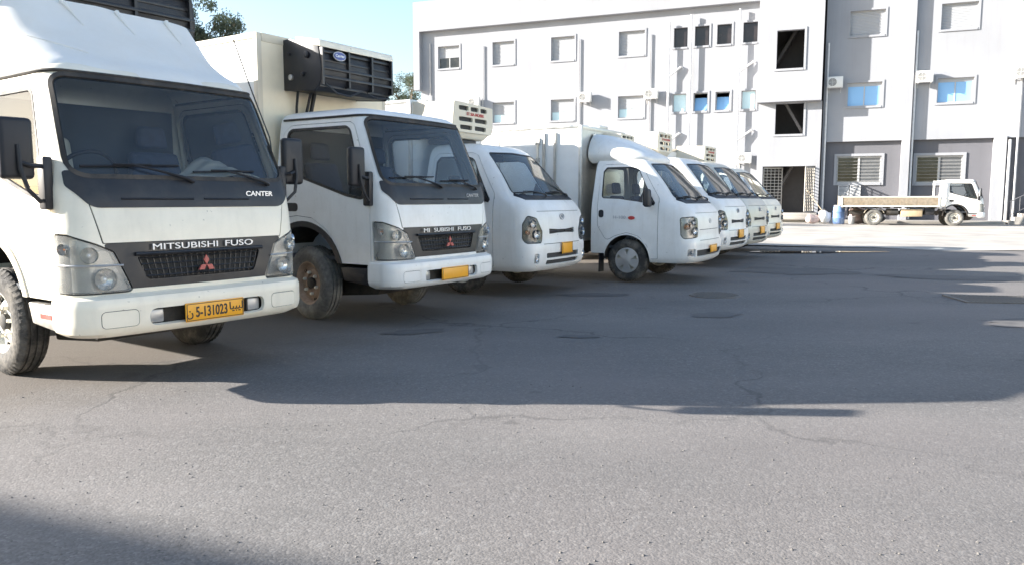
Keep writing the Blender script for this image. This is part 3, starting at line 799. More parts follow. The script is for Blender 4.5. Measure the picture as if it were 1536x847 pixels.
def cargo_box(t, hw, y0, y1, z0, z1, frontm=BOXW, sidem=BOXW, trim=ALU, tw=.045):
    b = MB().box(-hw+.01, hw-.01, y0+.01, y1-.01, z0+.01, z1-.01).build('cargo_box', sidem, t)
    fp = MB().box(-hw+tw, hw-tw, y0-.002, y0+.012, z0+tw, z1-tw).build('front_panel', frontm, b)
    for sg in (-1, 1):
        MB().box(*sorted((sg*(hw-tw), sg*hw)), y0-.006, y0+tw, z0, z1).build('corner_post', trim, b, bevel=.006)
        MB().box(*sorted((sg*(hw-tw), sg*hw)), y1-tw, y1+.006, z0, z1).build('corner_post', trim, b, bevel=.006)
        MB().box(*sorted((sg*(hw-tw), sg*(hw+.002))), y0+tw+.001, y1-tw-.001, z1-tw, z1+.003).build('top_rail', trim, b, bevel=.005)
        MB().box(*sorted((sg*(hw-tw), sg*(hw+.002))), y0+tw+.001, y1-tw-.001, z0-.02, z0+tw).build('bottom_rail', trim, b, bevel=.005)
    MB().box(-hw+tw+.001, hw-tw-.001, y0-.008, y0+tw, z1-tw*1.4, z1+.003).build('front_rail', trim, b, bevel=.005)
    MB().box(-hw+tw+.001, hw-tw-.001, y0-.008, y0+tw, z0-.02, z0+tw).build('front_rail', trim, b, bevel=.005)
    MB().box(-.40, .40, y0+.05, y1-.05, z0-.10, z0-.021).build('subframe', CHAS, b)
    return b

def dark_reefer(t, x0, x1, y1, dep, z0, z1):
    """black louvred refrigeration unit with a white lid and an oval badge"""
    y0 = y1 - dep; h = z1 - z0
    side = [(y1, z0), (y0+.10, z0-.03), (y0+.02, z0+.05), (y0, z0+h*.35), (y0+.04, z1-.09), (y0+.14, z1-.07), (y1-.12, z1+.01), (y1, z1+.01)]
    u = MB().prism(side, XN, x0+.03, x1-.03).build('refrigeration_unit', BLACKP, t, bevel=.01)
    for x in (x0, x1-.032):
        MB().prism(grow(side, .008), XN, x, x+.03).build('side_panel', BLACKP, u, bevel=.008)
    MB().hexa([(x0-.01,y0-.015,z1-.11),(x1+.01,y0-.015,z1-.11),(x1+.01,y1-.20,z1-.04),(x0-.01,y1-.20,z1-.04),(x0-.01,y0+.0,z1-.035),(x1+.01,y0+.0,z1-.035),(x1+.01,y1-.20,z1+.03),(x0-.01,y1-.20,z1+.03)]).build('lid', CREAMW, u, bevel=.015)
    n = 5
    for k in range(n):
        q = k/(n-1); z = z0 + .02 + (h-.16)*q; yy = y0 + (.03 if q > .6 else .0) + (.06*(1-q/.2) if q < .2 else 0) - .025
        MB().hexa([(x0+.02,yy,z-.016),(x1-.02,yy,z-.016),(x1-.02,yy+.05,z-.006),(x0+.02,yy+.05,z-.006),(x0+.02,yy+.004,z+.014),(x1-.02,yy+.004,z+.014),(x1-.02,yy+.05,z+.022),(x0+.02,yy+.05,z+.022)]).build('louvre', GREYP, u, bevel=.006)
    for q in (.02, .36, .68, .97):
        x = x0 + (x1-x0)*q
        MB().box(x-.012, x+.012, y0-.022, y0+.06, z0+.02, z1-.11).build('louvre_post', GREYP, u)
    BL = cached('bluebadge', lambda: plain('badge_blue', (.06, .09, .30), .4))
    w = (x1-x0)
    bx, bz, by = x0 + w*.22, z1-.175, y0-.030
    def oval(a, b, d0, d1):
        return MB().prism([(a*math.cos(2*math.pi*k/28), b*math.sin(2*math.pi*k/28)) for k in range(28)], YN, d0, d1)
    o = oval(.088, .047, -.004, .006).build('badge', LETTERG, u); o.location = (bx, by, bz)
    oval(.080, .039, -.008, -.0041).build('badge_face', BL, o)
    tx = obj('badge_lettering', words('Carrier', .040, .001, 1.05, .0006), LETTER, o); tx.location = (0, -.010, 0)
    # knobs and fixings on the side plate
    for (dy, dz, r) in ((.30, .14, .022), (.12, .12, .030), (.36, .33, .035), (.10, .36, .016)):
        MB().lathe([(r, 0), (r, -.022), (r*.5, -.03), (.001, -.03)], 14, axis='x', c=(x0, y1-dy, z0+dz)).build('fixing', ALU if r == .03 else BLACKP, u)
    # loose hoses under it
    hz = MB().tube([(x0+.10, y1-.10, z0), (x0+.12, y1-.05, z0-.16), (x0+.12, y1-.03, z0-.5)], .014, 8).build('hose', BLACKP, u)
    MB().tube([(x0+.26, y1-.12, z0), (x0+.25, y1-.06, z0-.2), (x0+.26, y1-.03, z0-.5)], .016, 8).build('hose', BLACKP, u)
    MB().tube([(x0+.33, y1-.10, z0), (x0+.31, y1-.06, z0-.2), (x0+.30, y1-.03, z0-.5)], .022, 8).build('hose', BLACKP, u)
    MB().tube([(x0+.08, y0+.02, z0+.04), (x0+.22, y0-.01, z0-.05), (x0+.40, y0-.01, z0-.06), (x0+.55, y0, z0)], .010, 8).build('hose', GREYP, u)
    MB().tube([(x0+.68, y0+.01, z0), (x0+.8, y0-.01, z0-.04), (x1-.06, y0, z0-.02)], .009, 8).build('hose', GREYP, u)
    return u

def cream_reefer(t, x0, x1, y1, dep, z0, z1, txt=None):
    """cream moulded unit: sloped cheeks, tapered underside, rows of dark slots"""
    y0 = y1 - dep; w = x1-x0; h = z1-z0; cx = (x0+x1)/2; iw = w*.36
    # front face region cut with slots, planar sheet then cheeks
    slots = []
    def sl(a, b, z, hh): return rpoly([(x0+w*a, z-hh), (x0+w*b, z-hh), (x0+w*b, z+hh), (x0+w*a, z+hh)], hh*.8, 4)
    zt = z1 - h*.18; zm = z1 - h*.48; zl = z1 - h*.70; hh = h*.062
    for a, b in ((.24, .42), (.46, .62), (.66, .80)): slots.append(sl(a, b, zt, hh))
    for a, b in ((.24, .50), (.54, .80)): slots.append(sl(a, b, zm, hh))
    for a, b in ((.26, .49), (.54, .78)): slots.append(sl(a, b, zl, hh))
    face = rpoly([(x0+w*.14, z0+h*.16), (x1-w*.10, z0+h*.16), (x1-w*.06, z0+h*.3), (x1-w*.06, z1-h*.06), (x0+w*.16, z1-h*.02), (x0+w*.12, z0+h*.3)], .03)
    def S(u, v):
        return np.stack([u, y0 + 0*u + .10*((u-cx)/w)**2, v], 1), np.tile(np.array([0., -1., 0.]), (len(u), 1))
    big = [(x0-.1, z0-.1), (x1+.1, z0-.1), (x1+.1, z1+.1), (x0-.1, z1+.1)]
    pr = partition(S, (x0-.05, x1+.05), (z0-.05, z1+.05), .06, .06, [(None, [(x0-.04, z0-.04), (x1+.04, z0-.04), (x1+.04, z1+.04), (x0-.04, z1+.04)], 0, 0), ('face', dens(face, .04), 0, .03)] + [('slot%d' % i, dens(q, .03), -.035, 0) for i, q in enumerate(slots)] , body='x')
    u = obj('refrigeration_unit', pr['face'], REEFC, t)
    for i in range(len(slots)): obj('vent_slot', pr['slot%d' % i], SEAM, u)
    # shell from face outline back to the box
    F = dens(face, .05); n = len(F)
    mb = MB(); a = []; b = []
    for (x, z) in F:
        a.append((x, y0 + .10*((x-cx)/w)**2, z))
        bx = x0 if x < cx - w*.2 else (x1 if x > cx + w*.2 else x); bz = z
        b.append((cx + (x-cx)*1.22, y1, z1 + .0 if z > z1-h*.3 else z0 + (z-z0)*1.0))
    mb.add(a + b, [(i, (i+1) % n, n+(i+1) % n, n+i) for i in range(n)])
    mb.build('shell', REEFC, u, angle=50)
    MB().hexa([(x0+w*.2,y0+.06,z0),(x1-w*.2,y0+.06,z0),(x1-w*.1,y1-.02,z0),(x0+w*.1,y1-.02,z0),(x0+w*.16,y0+.015,z0+h*.18),(x1-w*.12,y0+.015,z0+h*.18),(x1,y1-.02,z0+h*.2),(x0,y1-.02,z0+h*.2)]).build('underside', REEFC, u, bevel=.02)
    MB().box(x0+w*.3, x1-w*.3, y0+.1, y1-.03, z0-.07, z0-.002).build('drain_tray', BLACKP, u, bevel=.02)
    if txt:
        o = obj('unit_lettering', words(txt, h*.12, .002, 1.2, .0006), REDL, u); o.location = (x0+w*.55, y0-.006, z1-h*.33)
    return u

def small_truck(name, label, loc, rz, kind='kia', scale=1.0, paintm=WHITE, group=None, steer=0, hub='cap', plate_mat=PLATE):
    t = thing(name, label, 'truck', loc, rz, group, scale); s = KIA
    tab = dict(CAN_T); tab['body'] = tab['door'] = tab['arch_trim'] = paintm
    tab['headlight'] = DARKH if kind == 'kia' else SMOKE; tab['fog_lamp'] = SMOKE; tab['cowl_panel'] = BLACKP; tab['windshield_seal'] = BLACKP; tab['window_seal'] = BLACKP
    made = put_parts(cached(('kia', kind), lambda: kia_cab(kind)), t, tab, dict(CAN_N, grille='grille'))
    obj('roof', cached('kiaroof', lambda: cap_mesh(s, 2.14)), paintm, t)
    # back panel with a rear window
    def bk():
        def S(u, v): return np.stack([u, np.full(len(u), 1.695), v], 1), np.tile(np.array([0., 1., 0.]), (len(u), 1))
        ve = np.linspace(.42, 1.95, 14); L = []; Rr = []
        for v in np.linspace(.42, 2.14, 30):
            z, yf, w, rx, ry, yb = [float(q) for q in s.at(v)]; L.append((-w+.004, z)); Rr.append((w-.004, z))
        out = Rr + L[::-1]
        win = rpoly([(-.52, 1.32), (.52, 1.32), (.48, 1.76), (-.48, 1.76)], .06)
        return partition(S, (-.9, .9), (.3, 2.0), .15, .15, [(None, [(-.899, .301), (.899, .301), (.899, 1.999), (-.899, 1.999)], 0, 0), ('back_panel', dens(out, .08), 0, 0), ('rear_window', dens(win, .06), 0, 0)], body='x')
    bk_ = cached('kiabk', bk)
    bpn = obj('back_panel', bk_['back_panel'], paintm, t); obj('rear_window', bk_['rear_window'], SGLASS, bpn)
    for sg in (-1, 1):
        if kind == 'kia':
            lp = s.U([(sg*.52, .665), (sg*.50, .80), (sg*.60, .965), (sg*.76, 1.00), (sg*.83, .90), (sg*.84, .72), (sg*.80, .665)][::sg], .05)
            sp = [(.64, .77, .06), (.69, .90, .05), (.78, .80, .03)]
        else:
            lp = s.U([(sg*.55, .70), (sg*.535, .97), (sg*.66, 1.0), (sg*.90, .985), (sg*.90, .73), (sg*.86, .68)][::sg], .04)
            sp = [(.66, .79, .065), (.68, .92, .045), (.81, .86, .05)]
        obj('lens', cached(('klens', kind, sg), lambda: lens_mesh(s, lp, sg)), CLEARL, made['headlight' + str(sg)])
        lamp_detail(s, made, sg, sp, amber=sp[2])
        fp = made['fog_lamp' + str(sg)]
        m = cached('fogb', lambda: MB().lathe([(.038, -.01), (.034, .005), (.02, .012), (.001, .014)], 16, axis='y').mesh('bowl', fix=False))
        P, N = s.S(np.array([sg*(.65 if kind == 'kia' else .735)]), np.array([.465])); o = obj('reflector', m, CHROME, fp); o.location = Vector(P[0]) - Vector(N[0])*.012
        # mirror
        mx = sg*.98; mm = MB().hexa([(mx-.085,.66,1.15),(mx+.085,.66,1.15),(mx+.085,.76,1.15),(mx-.085,.76,1.15),(mx-.08,.68,1.42),(mx+.08,.68,1.42),(mx+.08,.76,1.42),(mx-.08,.76,1.42)]).build('mirror', BLACKP, t, bevel=.035, seg=3)
        MB().tube([(sg*.80, .78, 1.24), (mx, .72, 1.24)], .025, 8).build('mirror_arm', BLACKP, mm)
        MB().box(mx-.07, mx+.07, .761, .764, 1.175, 1.40).build('mirror_glass', MIRG, mm)
        pts = []
        for k in range(13):
            a = math.pi*k/12; pts.append((1.10 - .375*math.cos(a), .34 + .375*math.sin(a)))
        q = MB(); n = len(pts)
        q.add([(sg*.835, y, z) for y, z in pts] + [(sg*.36, y, z) for y, z in pts], [(i, i+1, n+i+1, n+i) for i in range(n-1)])
        q.build('wheel_house', CHAS, t, fix=False)
        wheel(t, sg*.725, 1.10, .325, .185, .19, hub, sg, steer=steer)
        MB().box(*sorted((sg*.64, sg*.82)), 1.56, 1.575, .12, .42).build('mud_flap', BLACKP, t)
    # badge
    def ring():
        return MB().tube([(.058*math.cos(2*math.pi*k/20), 0, .036*math.sin(2*math.pi*k/20)) for k in range(20)], .006, 6, closed=True).tube([(-.03, 0, -.02), (-.012, 0, .022), (.012, 0, -.02), (.03, 0, .022)], .005, 5).mesh('emblem')
    y = s.S(np.array([0.]), np.array([1.0]))[0][0][1]
    o = obj('emblem', cached('kring', ring), LETTERG, t); o.location = (0, y - .008, .985 if kind == 'kia' else .93); o.rotation_euler = (R(-8), 0, 0)
    if kind == 'kia':
        mb = MB()
        for x0, x1 in ((-.35, -.09), (.09, .35)):
            pts = []
            for x in np.linspace(x0, x1, 6):
                u, _ = s.front(x, .80); P, N = s.S(np.array([u]), np.array([.80])); pts.append(P[0] - N[0]*.012)
            mb.tube(pts, .008, 6)
        mb.build('grille_bar', GREYP, made['grille'])
    plate(t, .06, -.016, .575 if kind == 'kia' else .50, False, R(3), w=.34 if kind == 'kia' else .42, h=.15 if kind == 'kia' else .12)
    wiper(t, s, -.10, 1.245, R(10), .36, .52, -1); wiper(t, s, .58, 1.25, R(10), .36, .48, -1)
    MB().box(-.74, .74, .35, 1.66, .50, .54).build('cab_floor', INTER, t)
    dash(t, s, 1.20, 1.30, .34)
    seats(t, 1.55, .70, .75); steering(t, .38, .98, 1.12, R(50))
    MB().box(-.44, -.12, .86, .90, 1.70, 1.80).build('sun_visor', INTER, t, bevel=.01)
    c = MB()
    for sg in (-1, 1): c.box(sg*.32-.035, sg*.32+.035, .15, 4.9, .40, .54)
    for yy in (.4, 2.0, 3.0, 4.0, 4.7): c.box(-.285, .285, yy, yy+.07, .42, .52)
    c.tube([(-.66, 1.10, .32), (.66, 1.10, .32)], .04, 10)
    c.box(-.68, .68, .22, .34, .30, .44)
    c.build('chassis', CHAS, t)
    return t, made

# ------------------------------------------------------------------ the row of trucks
def hooks(parent, s, spots, ln):
    for u, v in spots:
        pts = []
        for k in range(8):
            P, N = s.S(np.array([u + .05*k/7]), np.array([v - ln*k/7])); pts.append(P[0] + N[0]*(.012 - .0015*k))
        MB().tube(pts, [.02, .016, .012, .009, .007, .006, .005, .003], 6).build('rib', TARP, parent)

# nearest truck
T1, m1 = canter('delivery_truck', 'nearest white cab-over truck with wrinkled roof fairing, at the left edge', 'truck', (-2.064, 5.246, 0), .946, 'refrigerated trucks parked in a row', bumperm=CREAMW, paintm=CREAMW, plate_txt=True, trim=CREAMW, tyre=TYRE)
for w_ in T1.children:
    if w_.name.startswith('wheel') and 'house' not in w_.name: w_.location.y += .09
obj_box = cargo_box(T1, 1.0, 1.80, 6.0, .86, 3.02, BOXC, BOXW)
dark_reefer(T1, -.80, .80, 1.80, .52, 2.50, 3.00)
def wob(P):
    x, y, z = P[:,0], P[:,1], P[:,2]
    return .007*np.sin(5.1*x + 3*z + 1.3) + .004*np.sin(11*x - 6*z) + .004*np.sin(17*z + 7*x*x) + .002*np.sin(23*x + 9*y)
FAIR = Skin([(2.03, 2.03, .40, .765, .2, .22, 1.62), (2.10, 2.10, .47, .77, .22, .26, 1.66), (2.20, 2.17, .60, .78, .26, .36, 1.70), (2.40, 2.33, .80, .79, .3, .46, 1.74), (2.60, 2.50, .98, .80, .3, .5, 1.76), (2.72, 2.60, 1.08, .80, .28, .48, 1.78)],
            .52, .55, 1.0, bow=.08, wob=wob)
ue = FAIR.xc0 + FAIR.c0 + FAIR.s0
fm = partition(FAIR.S, (-ue, ue), (2.03, 2.72), .04, .04, [], body='roof_fairing', body_rim=.02)
fo = obj('roof_fairing', fm['roof_fairing'], TARP, T1)
hooks(fo, FAIR, [(-.36, 2.70), (.02, 2.70), (.42, 2.70)], .2)
ps = []
for k in range(20):
    P, N = FAIR.S(np.array([-1.3 + .9*k/19]), np.array([2.60 - .38*k/19])); ps.append(P[0] + N[0]*.001)
MB().tube(ps, .005, 5).build('crease', TARP, fo)
MB().tube([(.86, .36, 1.3), (.84, .40, 1.7), (.76, .52, 2.1), (.70, .62, 2.45)], .005, 6).build('antenna', BLACKP, T1)
rear_axle(T1, 4.55, .375, .205, .215, .78)

# second truck
T2, m2 = canter('delivery_truck', 'second white cab-over truck with rusty front wheel and black louvred cooling unit', 'truck', (-.619, 7.889, 0), .993, 'refrigerated trucks parked in a row', missing=True, steer=R(-9), rim=RUST, tyre=TYRED, sill=False)
cargo_box(T2, .95, 1.72, 5.8, .86, 2.90, BOXC, BOXW, trim=plain('cream_trim', (.68, .60, .47), .5, var=.08), tw=.06)
dark_reefer(T2, -.61, .47, 1.72, .55, 2.36, 2.86)
rear_axle(T2, 4.5, .375, .205, .215, .78)

# third truck
T3, m3 = small_truck('delivery_truck', 'white short-nosed truck with cream slotted cooling unit, third from the left', (.70, 10.372, 0), 1.042, 'kia', 1.01, group='refrigerated trucks parked in a row', hub='steel')
cargo_box(T3, .88, 1.85, 4.9, .68, 2.52, BOXW, BOXW)
cream_reefer(T3, -.90, .33, 1.85, .60, 2.02, 2.50, 'ST SIA MOBBE')
rear_axle(T3, 3.75, .28, .16, .16, .72)

# fourth truck
T4, m4 = small_truck('delivery_truck', 'white truck with a silver hubcap and a rounded white wind deflector on the cab roof', (3.04, 11.808, 0), 1.043, 'hyundai', .965, group='refrigerated trucks parked in a row')
b4 = cargo_box(T4, .90, 1.86, 4.9, .62, 2.43, ALU, BOXW)
DEF = Skin([(1.84, 1.84, .80, .60, .2, .25, 1.80), (1.90, 1.90, .79, .65, .25, .3, 1.84), (1.98, 1.96, .86, .68, .3, .36, 1.84), (2.10, 2.04, 1.02, .67, .34, .42, 1.84), (2.30, 2.18, 1.30, .60, .3, .40, 1.84), (2.46, 2.27, 1.54, .52, .25, .26, 1.83), (2.58, 2.31, 1.70, .44, .2, .1, 1.82)], .34, .5, .6, bow=.14)
ud = DEF.xc0 + DEF.c0 + DEF.s0
dm = partition(DEF.S, (-ud, ud), (1.84, 2.58), .045, .045, [], body='wind_deflector', body_rim=.02)
do = obj('wind_deflector', dm['wind_deflector'], WHITE, T4); obj('deflector_top', cap_mesh(DEF, 2.58), WHITE, do)
cream_reefer(T4, -.10, .70, 1.86, .30, 2.04, 2.36)
MB().box(-.1, .25, 1.9, 2.1, 2.433, 2.49).build('vent_cover', ALU, b4, bevel=.01)
# side door with latch bar, hinges
sx = -.90
dr = MB().box(sx-.012, sx-.0005, 2.55, 3.35, .80, 2.28).build('side_door', BOXW, b4, bevel=.004)
fr = MB(); fr.box(sx-.02, sx-.001, 2.50, 2.545, .75, 2.33); fr.box(sx-.02, sx-.001, 3.355, 3.40, .75, 2.33); fr.box(sx-.02, sx-.001, 2.546, 3.354, 2.285, 2.33)
fr.build('door_frame', ALU, dr)
MB().tube([(sx-.035, 2.62, .85), (sx-.035, 2.62, 2.26)], .016, 8).box(sx-.05, sx-.0125, 2.58, 2.66, 2.14, 2.24).box(sx-.05, sx-.0125, 2.59, 2.65, 1.86, 1.93).build('latch_bar', ALU, dr)
MB().box(sx-.03, sx-.001, 2.30, 2.335, .75, 2.33).build('rubbing_strip', ALU, b4)
for z in (1.0, 1.5, 2.0): MB().box(sx-.024, sx-.0125, 3.22, 3.35, z, z+.06).build('hinge', ALU, dr)
rear_axle(T4, 3.7, .28, .16, .16, .72)
d4 = m4['door-1']
ov = MB().prism([(1.02+.055*math.cos(2*math.pi*k/20), .98+.028*math.sin(2*math.pi*k/20)) for k in range(20)], XN, -.852, -.846).build('door_emblem', REDL, d4)
lt = obj('door_lettering', words('H-100', .07, .001, 1.2), LETTERG, d4); lt.location = (-.851, 1.22, .985); lt.rotation_euler = (0, 0, R(-90))

# three more
T5, m5 = small_truck('delivery_truck', 'white short-nosed truck just behind the one with the wind deflector', (4.215, 14.389, 0), .995, 'kia', 1.028, group='refrigerated trucks parked in a row', hub='steel')
cargo_box(T5, .88, 1.85, 4.8, .68, 2.26, BOXT, BOXW)
cream_reefer(T5, -.70, .18, 1.85, .50, 1.98, 2.42, 'ST SIA MOBBE')
rear_axle(T5, 3.75, .28, .16, .16, .72)
T6, m6 = small_truck('delivery_truck', 'beige-grey short-nosed truck, between two white ones near the end of the row', (5.177, 16.15, 0), .986, 'kia', 1.03, BEIGE, group='refrigerated trucks parked in a row', hub='steel')
cargo_box(T6, .92, 1.85, 4.8, .68, 2.24, BOXW, BOXW)
cream_reefer(T6, -.02, .92, 1.85, .60, 1.90, 2.31, 'ST SIA MOBBE')
rear_axle(T6, 3.75, .28, .16, .16, .72)
T7, m7 = small_truck('delivery_truck', 'last white short-nosed truck of the row, nearest the gated doorway', (6.322, 18.57, 0), .978, 'kia', 1.02, CREAMW, group='refrigerated trucks parked in a row', hub='steel')
fb = MB().box(-.85, .85, 1.80, 4.8, .70, .80).build('load_bed', CHAS, T7)
for sg in (-1, 1): MB().box(*sorted((sg*.82, sg*.86)), 1.80, 4.8, .802, 1.15).build('side_board', CREAMW, fb)
MB().box(-.81, .81, 1.80, 1.84, .802, 1.45).build('head_board', CREAMW, fb)
rear_axle(T7, 3.75, .28, .16, .16, .72)

# flatbed by the building
T8, m8 = canter('flatbed_truck', 'white cab-over truck with a long tan dropside bed parked by the building', 'truck', (21.478, 35.655, 0), 1.25, text=False, tyre=TYRED, rim=STEEL)
bd = MB().box(-.98, .98, 1.90, 6.0, .93, 1.0).build('load_bed', WOOD, T8)
for sg in (-1, 1):
    for k in range(3):
        y0 = 1.96 + k*1.345
        MB().box(*sorted((sg*.96, sg*.99)), y0, y0+1.335, 1.003, 1.30).build('side_board', WOOD, bd)
    MB().box(*sorted((sg*.955, sg*1.0)), 1.93, 6.02, 1.303, 1.35).build('side_rail', CREAMW, bd)
    MB().box(*sorted((sg*.955, sg*1.0)), 1.93, 6.02, .87, .925).build('side_rail', CREAMW, bd)
    for y in (1.92, 5.99): MB().box(*sorted((sg*.94, sg*1.003)), y-.03, y+.03, .86, 1.37).build('side_post', CREAMW, bd)
MB().box(-.93, .93, 5.98, 6.01, 1.003, 1.30).build('tail_board', WOOD, bd)
hb = MB()
for sg in (-1, 1): hb.box(*sorted((sg*.86, sg*.93)), 1.80, 1.87, .80, 2.08)
hb.box(-.855, .855, 1.81, 1.86, 2.0, 2.06); hb.box(-.855, .855, 1.81, 1.86, 1.30, 1.36)
hb.build('head_frame', WHITE, bd)
MB().box(-.85, -.55, 2.55, 3.45, .42, .76).build('tool_box', plain('tan_toolbox', (.55, .42, .26), .7, var=.2), T8, bevel=.02)
MB().tube([(-.70, 3.55, .62), (-.70, 4.05, .62)], .16, 14).build('fuel_tank', CHAS, T8)
MB().box(-.80, -.45, 2.05, 2.45, .50, .80).build('battery_box', BLACKP, T8, bevel=.02)
for k in range(9): MB().box(-.94, .94, 2.0+.48*k, 2.08+.48*k, .80, .928).build('cross_bearer', CHAS, bd)
for sg in (-1, 1):
    pts = [(4.58 - .46*math.cos(math.pi*(.12+.76*k/10)), .42 + .44*math.sin(math.pi*(.12+.76*k/10))) for k in range(11)]
    q = MB(); n = 11
    q.add([(sg*.92, y, z) for y, z in pts] + [(sg*.56, y, z) for y, z in pts], [(i, i+1, n+i+1, n+i) for i in range(n-1)])
    q.build('mudguard', CREAMW, T8, fix=False)
rear_axle(T8, 4.58, .375, .205, .215, .80, tyre=TYRED)

# ------------------------------------------------------------------ ground
def asphalt():
    m, n, l, o = nt('old_asphalt'); b = n.new('ShaderNodeBsdfPrincipled'); l.new(b.outputs[0], o.inputs[0])
    tc = n.new('ShaderNodeTexCoord'); P = tc.outputs['Object']
    def noise(sc, det=8, ro=.6, vec=P):
        x = n.new('ShaderNodeTexNoise'); x.inputs['Scale'].default_value = sc; x.inputs['Detail'].default_value = det; x.inputs['Roughness'].default_value = ro; l.new(vec, x.inputs['Vector']); return x.outputs['Fac']
    def mix(f, a, c, mode='MIX'):
        x = node(n, 'ShaderNodeMix', data_type='RGBA', blend_type=mode); 
        for s_, v in ((0, f), (6, a), (7, c)):
            if isinstance(v, (int, float)): x.inputs[s_].default_value = v
            elif isinstance(v, tuple): x.inputs[s_].default_value = (*v, 1)
            else: l.new(v, x.inputs[s_])
        return x.outputs[2]
    def rmp(f, st): r = ramp(n, st); l.new(f, r.inputs[0]); return r.outputs[0]
    big = rmp(noise(.35, 6), [(.3, (.140, .132, .126)), (.7, (.188, .175, .163))])
    vo = n.new('ShaderNodeTexVoronoi'); vo.inputs['Scale'].default_value = 95; l.new(P, vo.inputs['Vector'])
    g = n.new('ShaderNodeSeparateColor'); l.new(vo.outputs['Color'], g.inputs[0])
    stone = rmp(g.outputs[0], [(0, .80), (.55, .98), (.86, 1.06), (1, 1.32)])
    c = mix(1.0, big, stone, 'MULTIPLY')
    vo3 = n.new('ShaderNodeTexVoronoi'); vo3.inputs['Scale'].default_value = 38; l.new(P, vo3.inputs['Vector'])
    g3 = n.new('ShaderNodeSeparateColor'); l.new(vo3.outputs['Color'], g3.inputs[0])
    c = mix(rmp(g3.outputs[1], [(.90, 0), (.97, .3)]), c, (.26, .25, .235))
    fine = rmp(noise(60, 4), [(.3, .86), (.7, 1.14)]); c = mix(1.0, c, fine, 'MULTIPLY')
    # pink and grey tinted wear, paler dust in long drifts
    mp = n.new('ShaderNodeMapping'); mp.inputs['Scale'].default_value = (.25, 1.0, 1); mp.inputs['Rotation'].default_value = (0, 0, .1); l.new(P, mp.inputs['Vector'])
    c = mix(rmp(noise(.9, 9, .65, mp.outputs[0]), [(.42, 0), (.70, .45)]), c, (.225, .208, .195))
    c = mix(rmp(noise(.5, 5, .5, mp.outputs[0]), [(.48, 0), (.70, .42)]), c, (.095, .092, .092))
    c = mix(rmp(noise(.28, 4, .5), [(.45, 0), (.68, .45)]), c, (.185, .160, .152))
    # dark oil spots
    c = mix(rmp(noise(1.6, 3, .5), [(.68, 0), (.74, .45)]), c, (.05, .047, .045))
    # brown dirt where the trucks stand
    sp = n.new('ShaderNodeSeparateXYZ'); l.new(P, sp.inputs[0])
    dx = node(n, 'ShaderNodeMath', operation='MULTIPLY_ADD'); l.new(sp.outputs['X'], dx.inputs[0]); dx.inputs[1].default_value = .853; dx.inputs[2].default_value = 4.30
    dd = node(n, 'ShaderNodeMath', operation='MULTIPLY_ADD'); l.new(sp.outputs['Y'], dd.inputs[0]); dd.inputs[1].default_value = -.522; l.new(dx.outputs[0], dd.inputs[2])
    ad = node(n, 'ShaderNodeMath', operation='MULTIPLY_ADD'); l.new(noise(1.1, 6), ad.inputs[0]); ad.inputs[1].default_value = 2.2; l.new(dd.outputs[0], ad.inputs[2])
    c = mix(rmp(ad.outputs[0], [(.0, .65), (1.0, 0.0)]), c, (.125, .105, .085))
    # cracks
    wv = n.new('ShaderNodeTexVoronoi'); wv.feature = 'DISTANCE_TO_EDGE'; wv.inputs['Scale'].default_value = .38
    ns = n.new('ShaderNodeTexNoise'); ns.inputs['Scale'].default_value = 1.8; ns.inputs['Detail'].default_value = 6; l.new(P, ns.inputs['Vector'])
    va = node(n, 'ShaderNodeVectorMath', operation='SCALE'); l.new(ns.outputs['Color'], va.inputs[0]); va.inputs['Scale'].default_value = .9
    vb = node(n, 'ShaderNodeVectorMath', operation='ADD'); l.new(P, vb.inputs[0]); l.new(va.outputs[0], vb.inputs[1]); l.new(vb.outputs[0], wv.inputs['Vector'])
    cr = rmp(wv.outputs['Distance'], [(.0, 1), (.012, 0)])
    msk = rmp(noise(.22, 3), [(.44, 0), (.58, .6)])
    ck = node(n, 'ShaderNodeMath', operation='MULTIPLY'); l.new(cr, ck.inputs[0]); l.new(msk, ck.inputs[1])
    c = mix(ck.outputs[0], c, (.045, .043, .042))
    l.new(c, b.inputs['Base Color']); b.inputs['Roughness'].default_value = .85; b.inputs['Specular IOR Level'].default_value = .3
    h = node(n, 'ShaderNodeMath', operation='MULTIPLY_ADD'); l.new(vo.outputs['Distance'], h.inputs[0]); h.inputs[1].default_value = -.7; l.new(noise(45, 6), h.inputs[2])
    h2 = node(n, 'ShaderNodeMath', operation='MULTIPLY_ADD'); l.new(ck.outputs[0], h2.inputs[0]); h2.inputs[1].default_value = -1.5; l.new(h.outputs[0], h2.inputs[2])
    bp = n.new('ShaderNodeBump'); bp.inputs['Strength'].default_value = .34; bp.inputs['Distance'].default_value = .005
    l.new(h2.outputs[0], bp.inputs['Height']); l.new(bp.outputs[0], b.inputs['Normal'])
    return m
ASPH = asphalt()
def gz(x, y):
    return .012*math.sin(.7*x + .4*y) + .010*math.sin(.31*x - .83*y + 1) - .012
def ground_mesh():
    xs = sorted(set([-400, -150, -60, -30] + [-20 + .8*i for i in range(61)] + [40, 60, 150, 400]))
    ys = sorted(set([-300, -100, -40, -15] + [-5 + .8*i for i in range(56)] + [50, 60, 90, 200, 700]))
    vs = [(x, y, (gz(x, y) if -20 < x < 28 and 0 < y < 38 else -.012)) for y in ys for x in xs]; nx = len(xs)
    fs = [(j*nx+i, j*nx+i+1, (j+1)*nx+i+1, (j+1)*nx+i) for j in range(len(ys)-1) for i in range(nx-1)]
    me = bpy.data.meshes.new('ground'); me.from_pydata(vs, [], fs); return finish(me, 180)
obj('ground', ground_mesh(), ASPH, kind='structure')
CONC = plain('dusty_concrete', (.42, .39, .35), .9, var=.26, scale=.9, bump=.1, dirt=(.25, .235, .215), dirt_amt=.85, dirt_scale=.35)
